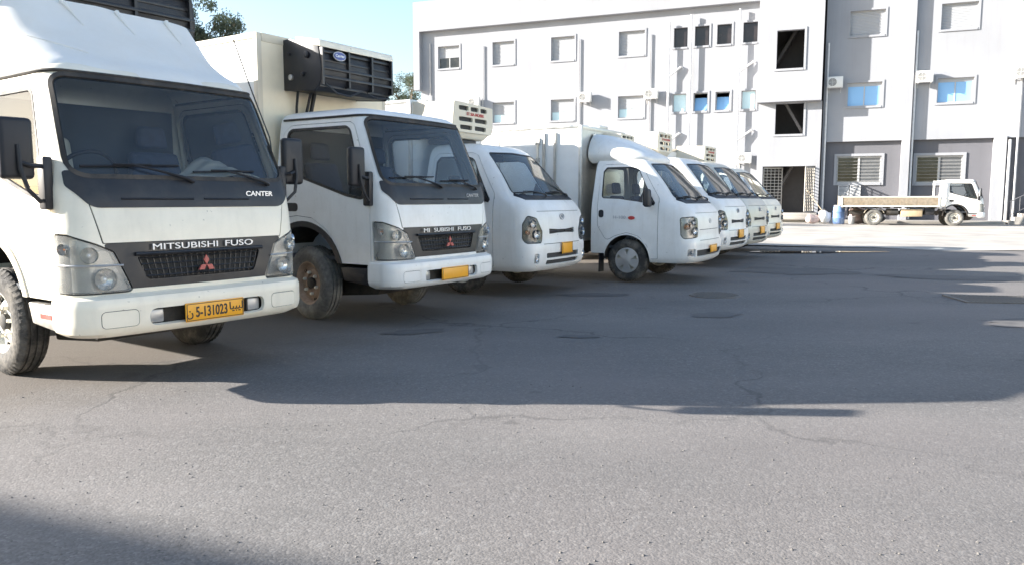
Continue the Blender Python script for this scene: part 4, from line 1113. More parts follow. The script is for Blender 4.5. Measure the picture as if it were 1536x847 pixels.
# pale concrete roadway in front of the building, slabs with joints
ang = math.atan2(-.378, .926)
BX = Vector((math.cos(ang), math.sin(ang), 0)); BY = Vector((-math.sin(ang), math.cos(ang), 0)); BO = Vector((16.5, 41.6, 0))
def bw(s, y, z=0): return BO + BX*s + BY*y + Vector((0, 0, z))
rd = obj('concrete_roadway', None) if False else None
mb = MB(); edge = []
for k in range(61):
    s_ = -60 + 1.5*k; edge.append((s_, -23.6 + .45*math.sin(1.3*k) + .35*math.sin(3.1*k+1) + .1*(s_ > 0)*s_))
top = [bw(a, b, .014) for a, b in edge]; bot = [bw(a, 3.0, .014) for a, b in edge]
mb.add(top + bot, [(i, i+1, 61+i+1, 61+i) for i in range(60)])
road = mb.build('concrete_roadway', CONC, kind='structure')
# raised walk along the facade
pv = MB().add([bw(-26, -1.6), bw(8.2, -1.6), bw(8.2, .5), bw(-26, .5), bw(-26, -1.6, .16), bw(8.2, -1.6, .16), bw(8.2, .5, .16), bw(-26, .5, .16)], [(3,2,1,0),(4,5,6,7),(0,1,5,4),(1,2,6,5),(2,3,7,6),(3,0,4,7)])
pv.build('pavement', CONC, kind='structure', bevel=.02)

# darker tar repairs, each a thin irregular sheet
TAR = plain('tar_repair', (.105, .10, .098), .85, var=.3, scale=7, bump=.25, dirt=(.17, .16, .15), dirt_amt=.6, dirt_scale=1.5)
def patch(cx, cy, rx, ry, rot, seed):
    rp = random.Random(seed); ph = [rp.random()*6.3 for _ in range(4)]; n_ = 44; rim = []; 
    for k in range(n_):
        a = 2*math.pi*k/n_; q = 1 + .16*math.sin(2*a+ph[0]) + .12*math.sin(5*a+ph[1]) + .06*math.sin(11*a+ph[2]) + .04*math.sin(17*a+ph[3])
        x, y = rx*q*math.cos(a), ry*q*math.sin(a); rim.append((cx + x*math.cos(rot) - y*math.sin(rot), cy + x*math.sin(rot) + y*math.cos(rot)))
    V = [(cx, cy, gz(cx, cy) + .005)]; F = []
    for s_ in (.33, .66, 1.0): V += [(cx+(x-cx)*s_, cy+(y-cy)*s_, gz(cx+(x-cx)*s_, cy+(y-cy)*s_) + .005) for x, y in rim]
    F += [(0, 1+k, 1+(k+1) % n_) for k in range(n_)]
    for r_ in range(2): F += [(1+r_*n_+k, 1+(r_+1)*n_+k, 1+(r_+1)*n_+(k+1) % n_, 1+r_*n_+(k+1) % n_) for k in range(n_)]
    me = bpy.data.meshes.new('tar_patch'); me.from_pydata(V, [], F); obj('tar_patch', finish(me, 180), TAR, kind='structure')
for i, a in enumerate(((4.9, 13.4, .95, .75, .3), (7.6, 12.2, 1.5, .5, -.2), (1.1, 10.2, .5, .16, .1), (-.9, 7.1, .28, .13, .3), (5.6, 7.7, .8, .3, .2), (.6, 6.9, .16, .09, 0), (2.2, 8.3, .3, .18, .2))): patch(*a, 40+i)

# loose chips of aggregate on the near asphalt
rs = random.Random(3)
mb = MB()
for k in range(800):
    y = 2.2 + 3.2*rs.random()**1.5; x = rs.uniform(-.72, .72)*y*1.0
    r = rs.uniform(.0025, .0075); z = gz(x, y)
    a = rs.random()*6; 
    q = [(x + r*rs.uniform(.7, 1.3)*math.cos(a+1.57*i), y + r*rs.uniform(.7, 1.3)*math.sin(a+1.57*i), z) for i in range(4)]
    mb.add(q + [(x + r*.2, y, z + r*rs.uniform(.5, 1.1))], [(0,1,4),(1,2,4),(2,3,4),(3,0,4)])
mb.build('gravel_chips', plain('stone_chips', (.15, .14, .13), .9, var=.4, scale=40), kind='stuff', label='pale loose stone chips strewn over the near asphalt', fix=False)

# puddle, manhole cover, drain grate
WATER = None
m, n, l, o = nt('puddle_water'); b = n.new('ShaderNodeBsdfPrincipled'); l.new(b.outputs[0], o.inputs[0])
b.inputs['Base Color'].default_value = (.03, .03, .032, 1); b.inputs['Roughness'].default_value = .03; b.inputs['IOR'].default_value = 1.33; WATER = m
pd = []
for k in range(64):
    a = 2*math.pi*k/64; rr = 1 + .16*math.sin(3*a+1) + .10*math.sin(7*a) + .05*math.sin(13*a+2)
    pd.append((7.0 + 1.5*rr*math.cos(a), 18.0 + .26*rr*math.sin(a)))
zz = max(gz(x, y) for x, y in pd) + .004
pu = MB().add([(x, y, zz) for x, y in pd], [tuple(range(64))]).build('puddle', WATER, kind='structure')
IRON = plain('cast_iron', (.16, .15, .14), .65, metal=.4, var=.3, dirt=(.2, .17, .13), dirt_amt=.5)
mh = thing('manhole_cover', 'round dark iron manhole cover set in the shaded asphalt', 'manhole cover', (2.65, 10.05, gz(2.65, 10.05) + .002))
MB().lathe([(.33, -.03), (.33, .006), (.30, .010), (.298, .004)], 40, axis='z').build('rim', IRON, mh)
MB().lathe([(.297, -.02), (.297, .006), (.001, .009)], 40, axis='z').build('lid', IRON, mh)
lug = MB().box(-.018, .018, -.018, .018, .0, .004).mesh('lug')
for i in range(-5, 6):
    for j in range(-5, 6):
        if (i*i + j*j) < 28: q = obj('lug', lug, IRON, mh); q.location = (i*.05, j*.05, .0085)
gr = thing('drain_grate', 'slatted iron drain grate at the right edge of the yard', 'drain grate', (5.95, 9.4, gz(5.95, 9.4) + .001), R(-8))
fr = MB()
fr.box(-.52, .52, -.36, -.32, -.02, .012); fr.box(-.52, .52, .32, .36, -.02, .012); fr.box(-.52, -.48, -.319, .319, -.02, .012); fr.box(.48, .52, -.319, .319, -.02, .012)
fr.build('frame', IRON, gr)
MB().box(-.479, .479, -.319, .319, -.019, -.012).build('pit', SEAM, gr)
sl = MB().box(-.012, .012, -.318, .318, -.011, .008).mesh('slat')
for k in range(19): q = obj('slat', sl, IRON, gr); q.location = (-.45 + .05*k, 0, 0); q.rotation_euler = (0, 0, 0)

# ------------------------------------------------------------------ building
def render_wall(name, c, streak):
    """painted render: faint trowel mottling and rain streaks"""
    m, n, l, o = nt(name); b = n.new('ShaderNodeBsdfPrincipled'); l.new(b.outputs[0], o.inputs[0]); b.inputs['Roughness'].default_value = .88
    tc = n.new('ShaderNodeTexCoord'); mp = n.new('ShaderNodeMapping'); mp.inputs['Scale'].default_value = (2.2, 2.2, .16); l.new(tc.outputs['Object'], mp.inputs['Vector'])
    a = n.new('ShaderNodeTexNoise'); a.inputs['Scale'].default_value = 1.6; a.inputs['Detail'].default_value = 9; a.inputs['Roughness'].default_value = .65; l.new(mp.outputs[0], a.inputs['Vector'])
    d = n.new('ShaderNodeTexNoise'); d.inputs['Scale'].default_value = .5; d.inputs['Detail'].default_value = 7; l.new(tc.outputs['Object'], d.inputs['Vector'])
    r1 = ramp(n, [(.52, 0), (.80, .5)]); l.new(a.outputs['Fac'], r1.inputs[0]); r2 = ramp(n, [(.35, tuple(x*.93 for x in c)), (.65, tuple(x*1.05 for x in c))]); l.new(d.outputs['Fac'], r2.inputs[0])
    mx = node(n, 'ShaderNodeMix', data_type='RGBA'); l.new(r1.outputs[0], mx.inputs[0]); l.new(r2.outputs[0], mx.inputs[6]); mx.inputs[7].default_value = (*streak, 1); l.new(mx.outputs[2], b.inputs['Base Color'])
    f = n.new('ShaderNodeTexNoise'); f.inputs['Scale'].default_value = 14; f.inputs['Detail'].default_value = 5; l.new(tc.outputs['Object'], f.inputs['Vector'])
    bp = n.new('ShaderNodeBump'); bp.inputs['Strength'].default_value = .12; bp.inputs['Distance'].default_value = .01; l.new(f.outputs['Fac'], bp.inputs['Height']); l.new(bp.outputs[0], b.inputs['Normal'])
    return m
WALL = render_wall('white_render', (.325, .332, .355), (.26, .258, .265))
GREYW = render_wall('grey_render', (.135, .135, .15), (.10, .10, .105))
FRAME = plain('white_frame', (.48, .48, .48), .5, var=.03)
SHUT = plain('white_shutter', (.42, .43, .45), .5, var=.04)
BLUEG = plain('sky_blue_glass', (.26, .50, .80), .12, var=.05, scale=.6)  # blue of the reflected sky put into the pane colour
PALEG = plain('frosted_glass', (.60, .78, .82), .25, var=.06, scale=2)
DARKG = glass('dark_glass', (.35, .38, .42), .05, 1.6)
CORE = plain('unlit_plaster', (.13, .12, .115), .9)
PIPE = plain('grey_pipe', (.52, .51, .50), .6)
BLD = thing('office_building', 'long white three-storey building with projecting stair tower and grey ground-floor bays', 'building', BO, ang)
WINDOWS = []                                                   # s0, s1, z0, z1, kind, plane offset
tall = (9.40, 10.76); mid = (5.90, 7.13)
for s0, s1 in ((-22.85, -21.37), (-19.10, -17.68), (-15.30, -13.85), (-11.18, -9.68)):
    WINDOWS.append((s0, s1, *tall, 'half' if s0 < -22 else 'shutter', 0)); WINDOWS.append((s0, s1, *mid, 'low', 0))
for i, (s0, s1) in enumerate(((-8.03, -7.27), (-6.87, -6.09), (-5.67, -4.90), (-4.29, -3.54))):
    WINDOWS.append((s0, s1, 9.65, 10.71, 'open', 0)); WINDOWS.append((s0, s1, 6.10, 7.10, 'pale' if i in (0, 3) else 'tilt', 0))
for s0, s1 in ((1.02, 2.66), (5.17, 6.76)):
    WINDOWS.append((s0, s1, 9.57, 10.82, 'shutter', 0)); WINDOWS.append((s0, s1, 6.01, 7.21, 'blue', 0))
WINDOWS += [(8.9, 10.5, 9.57, 10.82, 'shutter', 0), (9.3, 10.9, 6.01, 7.21, 'blue', 0)]
for s0, s1 in ((-22.9, -21.3), (-19.1, -17.5), (-15.3, -13.7), (-11.2, -9.6), (-7.6, -6.0)): WINDOWS.append((s0, s1, 2.06, 3.43, 'grid', 0))
def rect(s0, s1, z0, z1): return dens([(s0, z0), (s1, z0), (s1, z1), (s0, z1)], 5)
def plane_wall(name, ur, vr, y, holes, mat, rim=.24, parent=BLD):
    def S(u, v): return np.stack([u, np.full(len(u), y), v], 1), np.tile(np.array([0., -1., 0.]), (len(u), 1))
    pr = partition(S, ur, vr, 4, 4, [(None, rect(*h), 0, 0) for h in holes], body='wall', body_rim=rim)
    return obj(name, pr['wall'], mat, parent)
bays = [(.08, 3.70), (4.08, 7.77), (8.30, 11.9)]
holesL = [w[:4] for w in WINDOWS if w[0] < -3.5]
plane_wall('wall', (-24.1, -3.30), (-.3, 11.75), 0, holesL, WALL)
holesR = [w[:4] for w in WINDOWS if w[0] > 0] + [(a, b, -.2, 4.22) for a, b in bays]
plane_wall('wall', (-.10, 14.0), (-.3, 13.6), 0, holesR, WALL)
# parapet slab and end fin round the left wing
MB().box(-24.45, -3.42, -.34, .3, 11.72, 13.55).build('parapet', WALL, BLD)
MB().box(-24.45, -24.02, -.34, .3, 8.12, 11.719).build('end_fin', WALL, BLD)
# shell: back, ends, roof so that openings are dark inside
shell = MB()
shell.box(-24.1, 14.0, 11.8, 12, -.3, 13.5); shell.box(-24.1, -23.9, .25, 11.8, -.3, 13.5); shell.box(13.8, 14.0, .25, 11.8, -.3, 13.5)
shell.box(-24.1, 14.0, .25, 11.8, 13.3, 13.5)
shell.build('outer_shell', WALL, BLD)
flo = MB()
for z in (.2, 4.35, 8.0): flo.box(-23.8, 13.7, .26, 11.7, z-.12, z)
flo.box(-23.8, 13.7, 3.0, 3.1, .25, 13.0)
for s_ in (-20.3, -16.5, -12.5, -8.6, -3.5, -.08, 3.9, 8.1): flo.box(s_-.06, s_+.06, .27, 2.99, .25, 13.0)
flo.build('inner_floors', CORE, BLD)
# stair tower
def tower():
    up = plane_wall('tower_wall', (-3.40, -.20), (6.33, 14.2), -.85, [(-2.48, -1.13, 8.01, 9.97)], WALL, .3)
    lo = plane_wall('tower_wall', (-3.34, -.16), (.16, 6.33), -.40, [(-2.46, -1.05, 4.66, 6.27), (-3.02, -.36, .50, 2.97)], WALL, .3)
    sd = MB()
    sd.box(-3.40, -3.25, -.845, .0, 6.335, 14.2); sd.box(-.35, -.205, -.845, .3, 6.335, 14.2); sd.box(-3.395, -.21, -.55, .2, 6.331, 6.45)
    sd.box(-3.34, -3.2, -.395, .0, .16, 6.33); sd.box(-.30, -.165, -.395, .3, .16, 6.33)
    sd.box(-3.24, -.36, -.8, 1.9, 14.0, 14.2)
    sd.build('tower_side', WALL, BLD)
    st = MB(); st.box(-3.19, -.36, 1.9, 2.0, .3, 14.0)
    for z in (4.35, 8.0): st.box(-3.19, -.36, .35, 1.89, z-.12, z)
    st.bar((-2.9, 1.2, .5), (-.9, 1.2, 4.3), .9, .14); st.bar((-.9, .6, 4.4), (-2.9, .6, 7.9), .9, .14); st.bar((-2.9, 1.2, 8.0), (-.9, 1.2, 11.5), .9, .14)
    st.build('stair_flight', CORE, BLD)
    for (a, b, c, d, y) in ((-2.48, -1.13, 8.01, 9.97, -.85), (-2.46, -1.05, 4.66, 6.27, -.40)):
        f = MB(); w = .11
        f.box(a-w, a, y-.035, y-.001, c-w, d+w); f.box(b, b+w, y-.035, y-.001, c-w, d+w); f.box(a, b, y-.035, y-.001, d, d+w); f.box(a, b, y-.045, y-.001, c-w, c)
        f.build('opening_surround', WALL, BLD)
tower()
# windows
GRILL = plain('window_grille', (.28, .27, .26), .5)
for (s0, s1, z0, z1, kind, y) in WINDOWS:
    w = .10
    if kind == 'grid': continue
    wd = MB()
    wd.box(s0-w, s0, y-.03, y-.001, z0-w, z1+w); wd.box(s1, s1+w, y-.03, y-.001, z0-w, z1+w); wd.box(s0, s1, y-.03, y-.001, z1, z1+w); wd.box(s0, s1, y-.05, y-.001, z0-w, z0)
    win = wd.build('window', WALL, BLD)
    f = MB(); q = .045; yf = y+.13
    f.box(s0, s0+q, yf, yf+.06, z0, z1); f.box(s1-q, s1, yf, yf+.06, z0, z1); f.box(s0+q, s1-q, yf, yf+.06, z0, z0+q); f.box(s0+q, s1-q, yf, yf+.06, z1-q, z1)
    if kind != 'open': f.build('frame', FRAME, win)
    def shutter(za, zb):
        m = MB(); k = max(2, int((zb-za)/.075)); h = (zb-za)/k
        for i in range(k): m.hexa([(s0+q,yf+.012,za+i*h+.004),(s1-q,yf+.012,za+i*h+.004),(s1-q,yf+.03,za+i*h+.004),(s0+q,yf+.03,za+i*h+.004),(s0+q,yf+.002,za+i*h+h*.5),(s1-q,yf+.002,za+i*h+h*.5),(s1-q,yf+.03,za+(i+1)*h-.004),(s0+q,yf+.03,za+(i+1)*h-.004)])
        m.box(s0+q, s1-q, yf+.031, yf+.04, za, zb)
        m.build('shutter', SHUT, win)
    def panes(za, zb, mat):
        c = (s0+s1)/2
        for a, b in ((s0+q, c-.025), (c+.025, s1-q)): MB().box(a, b, yf+.025, yf+.032, za, zb).build('pane', mat, win)
        MB().box(c-.025, c+.025, yf+.005, yf+.05, za, zb).build('mullion', FRAME, win)
    if kind == 'shutter': shutter(z0+q, z1-q)
    elif kind == 'half': shutter(z0+(z1-z0)*.48, z1-q); panes(z0+q, z0+(z1-z0)*.47, DARKG)
    elif kind == 'low': shutter(z0+(z1-z0)*.42, z1-q); panes(z0+q, z0+(z1-z0)*.41, PALEG)
    elif kind == 'blue':
        panes(z0+q, z1-q-.14, BLUEG); MB().box(s0+q, s1-q, yf+.005, yf+.05, z1-q-.14, z1-q).build('shutter_box', SHUT, win)
    elif kind == 'open': MB().box(s0+.01, s1-.01, y+.17, y+.18, z0+.01, z1-.01).build('pane', MAT.get('brown_glass') or plain('brown_glass', (.035, .028, .028), .2, var=.3, scale=2), win)
    elif kind == 'pale': MB().box(s0+q, s1-q, yf+.02, yf+.03, z0+q, z1-q).build('pane', PALEG, win)
    elif kind == 'tilt':
        MB().hexa([(s0+q,yf+.02,z0+q),(s1-q,yf+.02,z0+q),(s1-q,yf+.03,z0+q),(s0+q,yf+.03,z0+q),(s0+q,yf+.20,z1-q-.2),(s1-q,yf+.20,z1-q-.2),(s1-q,yf+.21,z1-q-.2),(s0+q,yf+.21,z1-q-.2)]).build('pane', BLUEG, win)
# grey recessed bays with barred windows
for i, (a, b) in enumerate(bays):
    wn = [(.68, 2.81, 2.08, 3.46), (4.42, 6.52, 2.04, 3.42), None][i]
    bay = plane_wall('bay_wall', (a-.05, b+.05), (-.3, 4.30), .22, [wn] if wn else [], GREYW, .15)
    if not wn: continue
    s0, s1, z0, z1 = wn; w = .13; y = .22
    f = MB(); f.box(s0-w, s0, y-.05, y-.001, z0-w, z1+w); f.box(s1, s1+w, y-.05, y-.001, z0-w, z1+w); f.box(s0, s1, y-.05, y-.001, z1, z1+w); f.box(s0, s1, y-.07, y-.001, z0-w, z0)
    win = f.build('window', WALL, BLD); c = (s0+s1)/2
    MB().box(c-.05, c+.05, y+.05, y+.10, z0, z1).build('mullion', FRAME, win)
    fr = MB(); fr.box(s0, s0+.06, y+.05, y+.1, z0, z1); fr.box(s1-.06, s1, y+.05, y+.1, z0, z1); fr.box(s0+.06, s1-.06, y+.05, y+.1, z0, z0+.06); fr.box(s0+.06, s1-.06, y+.05, y+.1, z1-.06, z1); fr.build('frame', FRAME, win)
    MB().box(s0+.06, c-.05, y+.08, y+.09, z0+.06, z1-.06).build('pane', DARKG, win); MB().box(c+.05, s1-.06, y+.08, y+.09, z0+.06, z1-.06).build('pane', plain('drawn_blind', (.12, .125, .13), .6) if i == 0 else MAT['drawn_blind'], win)
    bar = MB().box(s0, s1, y-.01, y+.008, -.008, .008).mesh('window_bar')
    for k in range(8): o = obj('window_bar', bar, GRILL, win); o.location = (0, 0, z0 + (z1-z0)*(k+.5)/8)
# pilasters
MB().box(3.70, 4.06, -.28, -.002, -.3, 13.6).build('pilaster', WALL, BLD)
MB().box(7.77, 8.28, -.22, -.002, -.3, 4.3).build('pilaster', WALL, BLD)
# barred double gate standing open in the doorway
GATE = plain('gate_iron', (.36, .34, .31), .55, metal=.3, var=.2)
for (s_, rz, n_) in ((-2.98, R(24), 0), (-.40, R(246), 1)):
    g = MB(); W_ = 1.05
    g.box(0, W_, -.02, .02, .55, .60); g.box(0, W_, -.02, .02, 2.85, 2.92); g.box(0, .05, -.021, .021, .551, 2.919); g.box(W_-.05, W_, -.021, .021, .551, 2.919)
    o = g.build('gate_leaf', GATE, BLD); o.location = (s_, -.36, 0); o.rotation_euler = (0, 0, rz)
    hb = MB().box(.05, W_-.05, -.012, .012, -.018, .018).mesh('gate_bar'); vb = MB().box(-.016, .016, -.010, .010, .60, 2.85).mesh('gate_post')
    for k in range(13): q = obj('gate_bar', hb, GATE, o); q.location = (0, 0, .75 + .165*k)
    for k in range(1, 5): q = obj('gate_post', vb, GATE, o); q.location = (W_*k/5, 0, 0)
# door landing and steps
MB().box(-3.3, -.2, -1.5, -.41, .161, .50).build('door_landing', CONC, BLD, bevel=.02)
MB().box(-3.3, -.2, -1.9, -1.501, .161, .33).build('door_step', CONC, BLD, bevel=.02)
# pipes
def pipe(s_, za, zb, y=-.07, r=.05, mat=PIPE, extra=None):
    m = MB().tube([(s_, y, za), (s_, y, zb)], r, 10)
    if extra: m.tube(extra, r*.9, 8)
    m.build('drain_pipe', mat, BLD)
WP = plain('white_pipe', (.72, .71, .70), .5)
for s_, zt in ((-23.4, 11.0), (-19.75, 10.6), (-13.55, 10.55), (-9.35, 10.5)): pipe(s_, .2, zt, r=.035)
pipe(-8.25, .2, 11.0, y=-.22, r=.06, mat=WP, extra=[(-8.25, -.22, 8.05), (-7.6, -.12, 8.55), (-7.55, .05, 8.57)])
pipe(-7.05, .2, 11.3, y=-.22, r=.06, mat=WP)
pipe(-4.45, .2, 11.4, y=-.22, r=.06, mat=WP, extra=[(-4.45, -.22, 8.05), (-3.7, -.12, 8.6), (-3.6, .05, 8.62)])
MB().tube([(-8.25, -.22, 4.4), (-7.6, -.12, 4.9), (-7.55, .05, 4.92)], .055, 8).build('pipe_branch', WP, BLD)
MB().tube([(-4.45, -.22, 4.4), (-3.7, -.12, 4.95), (-3.6, .05, 4.97)], .055, 8).build('pipe_branch', WP, BLD)
pipe(.05, .2, 9.3, y=-.10, r=.05, mat=WP); pipe(4.16, .2, 9.6, y=-.10, r=.055, mat=WP); pipe(8.40, .2, 4.1, y=-.32, r=.06, mat=WP); pipe(8.75, .2, 9.9, y=-.08, r=.05, mat=PIPE)
# outside stair with handrail at the right end
stp = MB().box(0, .3, -1.5, -.25, 0, .17).mesh('step', bevel=.01)
for k in range(7):
    MB().box(8.30+.3*k, 12.0, -1.55, -.30, .024+.17*k, .19+.17*k).build('stair_step', CONC, BLD)
rl = MB(); rl.tube([(8.35, -1.5, 1.10), (10.95, -1.5, 2.57)], .025, 8); rl.tube([(8.35, -1.5, .45), (10.95, -1.5, 1.92)], .018, 8)
RAIL = plain('rail_iron', (.10, .10, .11), .5); hr = rl.build('handrail', RAIL, BLD)
for k in range(8): MB().tube([(8.40+.35*k, -1.5, .19+.19*k), (8.40+.35*k, -1.5, 1.12+.198*k)], .018, 6).build('baluster', RAIL, hr)

# air conditioners on the facade
ACW = plain('ac_white', (.74, .73, .70), .5, var=.05)
def ac(s_, z, label):
    t = thing('air_conditioner', label, 'air conditioner', bw(s_, 0, z), ang, 'air conditioners on the facade')
    MB().box(-.38, .38, -.42, -.14, -.28, .28).build('casing', ACW, t, bevel=.02)
    MB().lathe([(.235, -.423), (.235, -.432), (.20, -.436), (.195, -.424)], 28, axis='y', c=(-.12, 0, 0)).build('fan_ring', ACW, t)
    MB().lathe([(.194, -.4215), (.001, -.4215)], 28, axis='y', c=(-.12, 0, 0)).build('fan_opening', plain('fan_shadow', (.18, .18, .18), .7) if 'fan_shadow' not in MAT else MAT['fan_shadow'], t)
    gm = MB()
    for r in (.05, .10, .15): gm.tube([(-.12+r*math.cos(2*math.pi*k/20), -.43, r*math.sin(2*math.pi*k/20)) for k in range(20)], .007, 5, closed=True)
    gm.tube([(-.315, -.43, 0), (.075, -.43, 0)], .007, 5); gm.tube([(-.12, -.43, -.195), (-.12, -.43, .195)], .007, 5)
    gm.build('fan_grille', ACW, t)
    bk = MB()
    for x in (-.28, .28): bk.box(x-.02, x+.02, -.45, -.001, -.32, -.281); bk.box(x-.02, x+.02, -.03, -.001, -.52, -.321)
    bk.build('bracket', PIPE, t)
for s_, z, lb in ((-23.9, 7.2, 'small air conditioner under the end fin, leftmost on the facade'), (-20.25, 7.2, 'air conditioner left of the second first-floor window from the left end'),
                  (-13.1, 7.15, 'air conditioner right of the third first-floor window from the left end'), (-9.2, 7.15, 'air conditioner right of the fourth first-floor window, left of the pipes'),
                  (-4.0, 3.45, 'low air conditioner beside the tower, above the last truck cabs'), (.42, 7.25, 'air conditioner in the shade just right of the stair tower'),
                  (4.55, 7.3, 'air conditioner beside the tall pilaster, left of a blue window'), (8.75, 7.28, 'air conditioner cut by the right edge of the picture')): ac(s_, z, lb)

# ------------------------------------------------------------------ clutter by the door
def at(s_, y, z=.026): return bw(s_, y, z)
BLUE = plain('blue_plastic', (.16, .27, .52), .5, var=.15, dirt=(.5, .5, .5), dirt_amt=.5)
t = thing('barrel', 'blue plastic barrel standing by the tail of the flatbed truck', 'barrel', at(.85, -3.6), 0)
MB().lathe([(.001, 0), (.24, 0), (.265, .04), (.27, .25), (.285, .28), (.27, .31), (.27, .56), (.285, .59), (.27, .62), (.255, .82), (.22, .86), (.21, .85), (.001, .84)], 28, axis='z').build('drum', BLUE, t)
MB().lathe([(.23, .861), (.245, .87), (.245, .90), (.001, .905)], 24, axis='z').build('lid', FRAME, t)
t = thing('bucket', 'white plastic bucket beside the blue barrel', 'bucket', at(1.42, -3.9), 0)
MB().lathe([(.001, 0), (.13, 0), (.165, .34), (.175, .34), (.175, .37), (.16, .37), (.125, .02), (.001, .02)], 24, axis='z').build('pail', FRAME, t)
MB().tube([(.17*math.cos(a), -.05+0*a, .36+.16*math.sin(a)) for a in [math.pi*k/10 for k in range(11)]], .006, 6).build('handle', ALU, t)
def sack(s_, y, sx, sy, sz, c, lb, rz=0):
    bm = bmesh.new(); bmesh.ops.create_icosphere(bm, subdivisions=3, radius=1)
    r_ = random.Random(lb)
    ph = [r_.random()*6 for _ in range(6)]
    for v in bm.verts:
        p = v.co; k = 1 + .10*math.sin(4*p.x+ph[0]) + .08*math.sin(6*p.y+ph[1]+3*p.z) + .06*math.sin(9*p.z+ph[2])
        q = Vector((math.copysign(abs(p.x)**.75, p.x)*sx, math.copysign(abs(p.y)**.75, p.y)*sy, (math.copysign(abs(p.z)**.8, p.z)+1)*.5*sz)) * k
        q.z = max(0, q.z); v.co = q
    me = bpy.data.meshes.new('sack'); bm.to_mesh(me); bm.free(); finish(me, 60)
    o = obj('rubbish_sack', me, c); o.location = at(s_, y); o.rotation_euler = (0, 0, rz); tag(o, lb, 'sack', 'sacks beside the barrel'); return o
PINK = plain('pinkish_sack', (.62, .48, .44), .8, var=.2); PALE = plain('pale_sack', (.70, .68, .64), .8, var=.15); DK = plain('grey_sheet', (.16, .17, .20), .8, var=.3)
sack(-.35, -3.4, .30, .24, .42, PINK, 'pinkish sack at the left end of the clutter')
sack(.20, -3.3, .30, .26, .62, PALE, 'pale bulging sack leaning beside the blue barrel')
sack(2.2, -2.6, .75, .45, .62, DK, 'dark grey bundle in the shade behind the flatbed wheel')
sack(1.75, -2.9, .40, .32, .80, PINK, 'pinkish bundle behind the white bucket')
def dash_cloth():
    us, vs_ = 14, 10; V = []; F = []
    for j in range(vs_):
        for i in range(us):
            a, b = i/(us-1), j/(vs_-1)
            x = -.02 + .66*a; y = .24 + .24*b
            z = 1.352 + .16*math.exp(-((a-.55)/.35)**2)*(.35+.65*b) + .018*math.sin(9*a+4*b) + .012*math.sin(17*b-6*a)
            V.append((x, y, z))
    for j in range(vs_-1):
        for i in range(us-1): F.append((j*us+i, j*us+i+1, (j+1)*us+i+1, (j+1)*us+i))
    me = bpy.data.meshes.new('cloth'); me.from_pydata(V, [], F); finish(me, 60)
    o = obj('folded_cloth', me, COVER); o.matrix_world = T1.matrix_world.copy(); o.location = T1.location; o.rotation_euler = T1.rotation_euler
    so = o.modifiers.new('thick', 'SOLIDIFY'); so.thickness = .006
    tag(o, 'crumpled beige cloth on the dashboard of the nearest truck', 'cloth')
dash_cloth()
t = thing('shovel', 'long pale wooden handled shovel leaning by the door', 'shovel', at(.05, -2.7), 0)
MB().tube([(.25, -.5, .1), (-.05, 2.1, 1.75)], .022, 8).build('shaft', WOOD, t)
MB().hexa([(.14,-.62,0),(.40,-.62,0),(.38,-.52,.02),(.16,-.52,.02),(.17,-.50,.28),(.37,-.50,.28),(.36,-.48,.29),(.18,-.48,.29)]).build('blade', ALU, t)
t = thing('drum_can', 'small white metal can standing left of the barrel', 'can', at(.15, -2.4), 0)
MB().lathe([(.001, 0), (.15, 0), (.15, .5), (.13, .56), (.05, .58), (.05, .64), (.001, .64)], 20, axis='z').build('can_body', FRAME, t)
MB().tube([(.05*math.cos(a), 0, .64+.06*math.sin(a)) for a in [math.pi*k/8 for k in range(9)]], .008, 6).build('handle', ALU, t)
for k, s_ in enumerate((1.05, 1.62)):
    t = thing('louvre_panel', ('left' if k == 0 else 'right') + ' of two white slatted panels leaning below the barred window', 'panel', at(s_, -.05, .70), 0, 'slatted panels under the window')
    t.rotation_euler = (R(-8), 0, ang)
    f = MB(); f.box(-.26, -.21, 0, .03, .6, 1.25); f.box(.21, .26, 0, .03, .6, 1.25); f.box(-.21, .21, 0, .03, .6, .64); f.box(-.21, .21, 0, .03, 1.21, 1.25); f.build('frame', FRAME, t)
    sm = MB().hexa([(-.21,-.005,-.02),(.21,-.005,-.02),(.21,.005,-.02),(-.21,.005,-.02),(-.21,.015,.025),(.21,.015,.025),(.21,.025,.025),(-.21,.025,.025)]).mesh('slat')
    for j in range(8): q = obj('slat', sm, FRAME, t); q.location = (0, 0, .68 + .067*j)
    MB().box(-.24, .24, .01, .04, -.5, .599).build('panel_leg', GREYW, t)

# ------------------------------------------------------------------ trees beyond the trucks
LEAF = None
def leafmat(name, a, b_):
    m, n, l, o = nt(name); b = n.new('ShaderNodeBsdfPrincipled')
    tc = n.new('ShaderNodeTexCoord'); ns = n.new('ShaderNodeTexNoise'); ns.inputs['Scale'].default_value = 1.2; ns.inputs['Detail'].default_value = 4; l.new(tc.outputs['Object'], ns.inputs['Vector'])
    rp = ramp(n, [(.35, a), (.65, b_)]); l.new(ns.outputs['Fac'], rp.inputs[0]); l.new(rp.outputs[0], b.inputs['Base Color']); b.inputs['Roughness'].default_value = .6
    tr = n.new('ShaderNodeBsdfTranslucent'); l.new(rp.outputs[0], tr.inputs[0]); mx = n.new('ShaderNodeMixShader'); mx.inputs[0].default_value = .3
    l.new(b.outputs[0], mx.inputs[1]); l.new(tr.outputs[0], mx.inputs[2]); l.new(mx.outputs[0], o.inputs[0]); return m
LEAF = leafmat('eucalyptus_leaf', (.055, .075, .045), (.11, .13, .085)); BARK = plain('bark', (.20, .16, .12), .9, var=.3, scale=12, bump=.3)
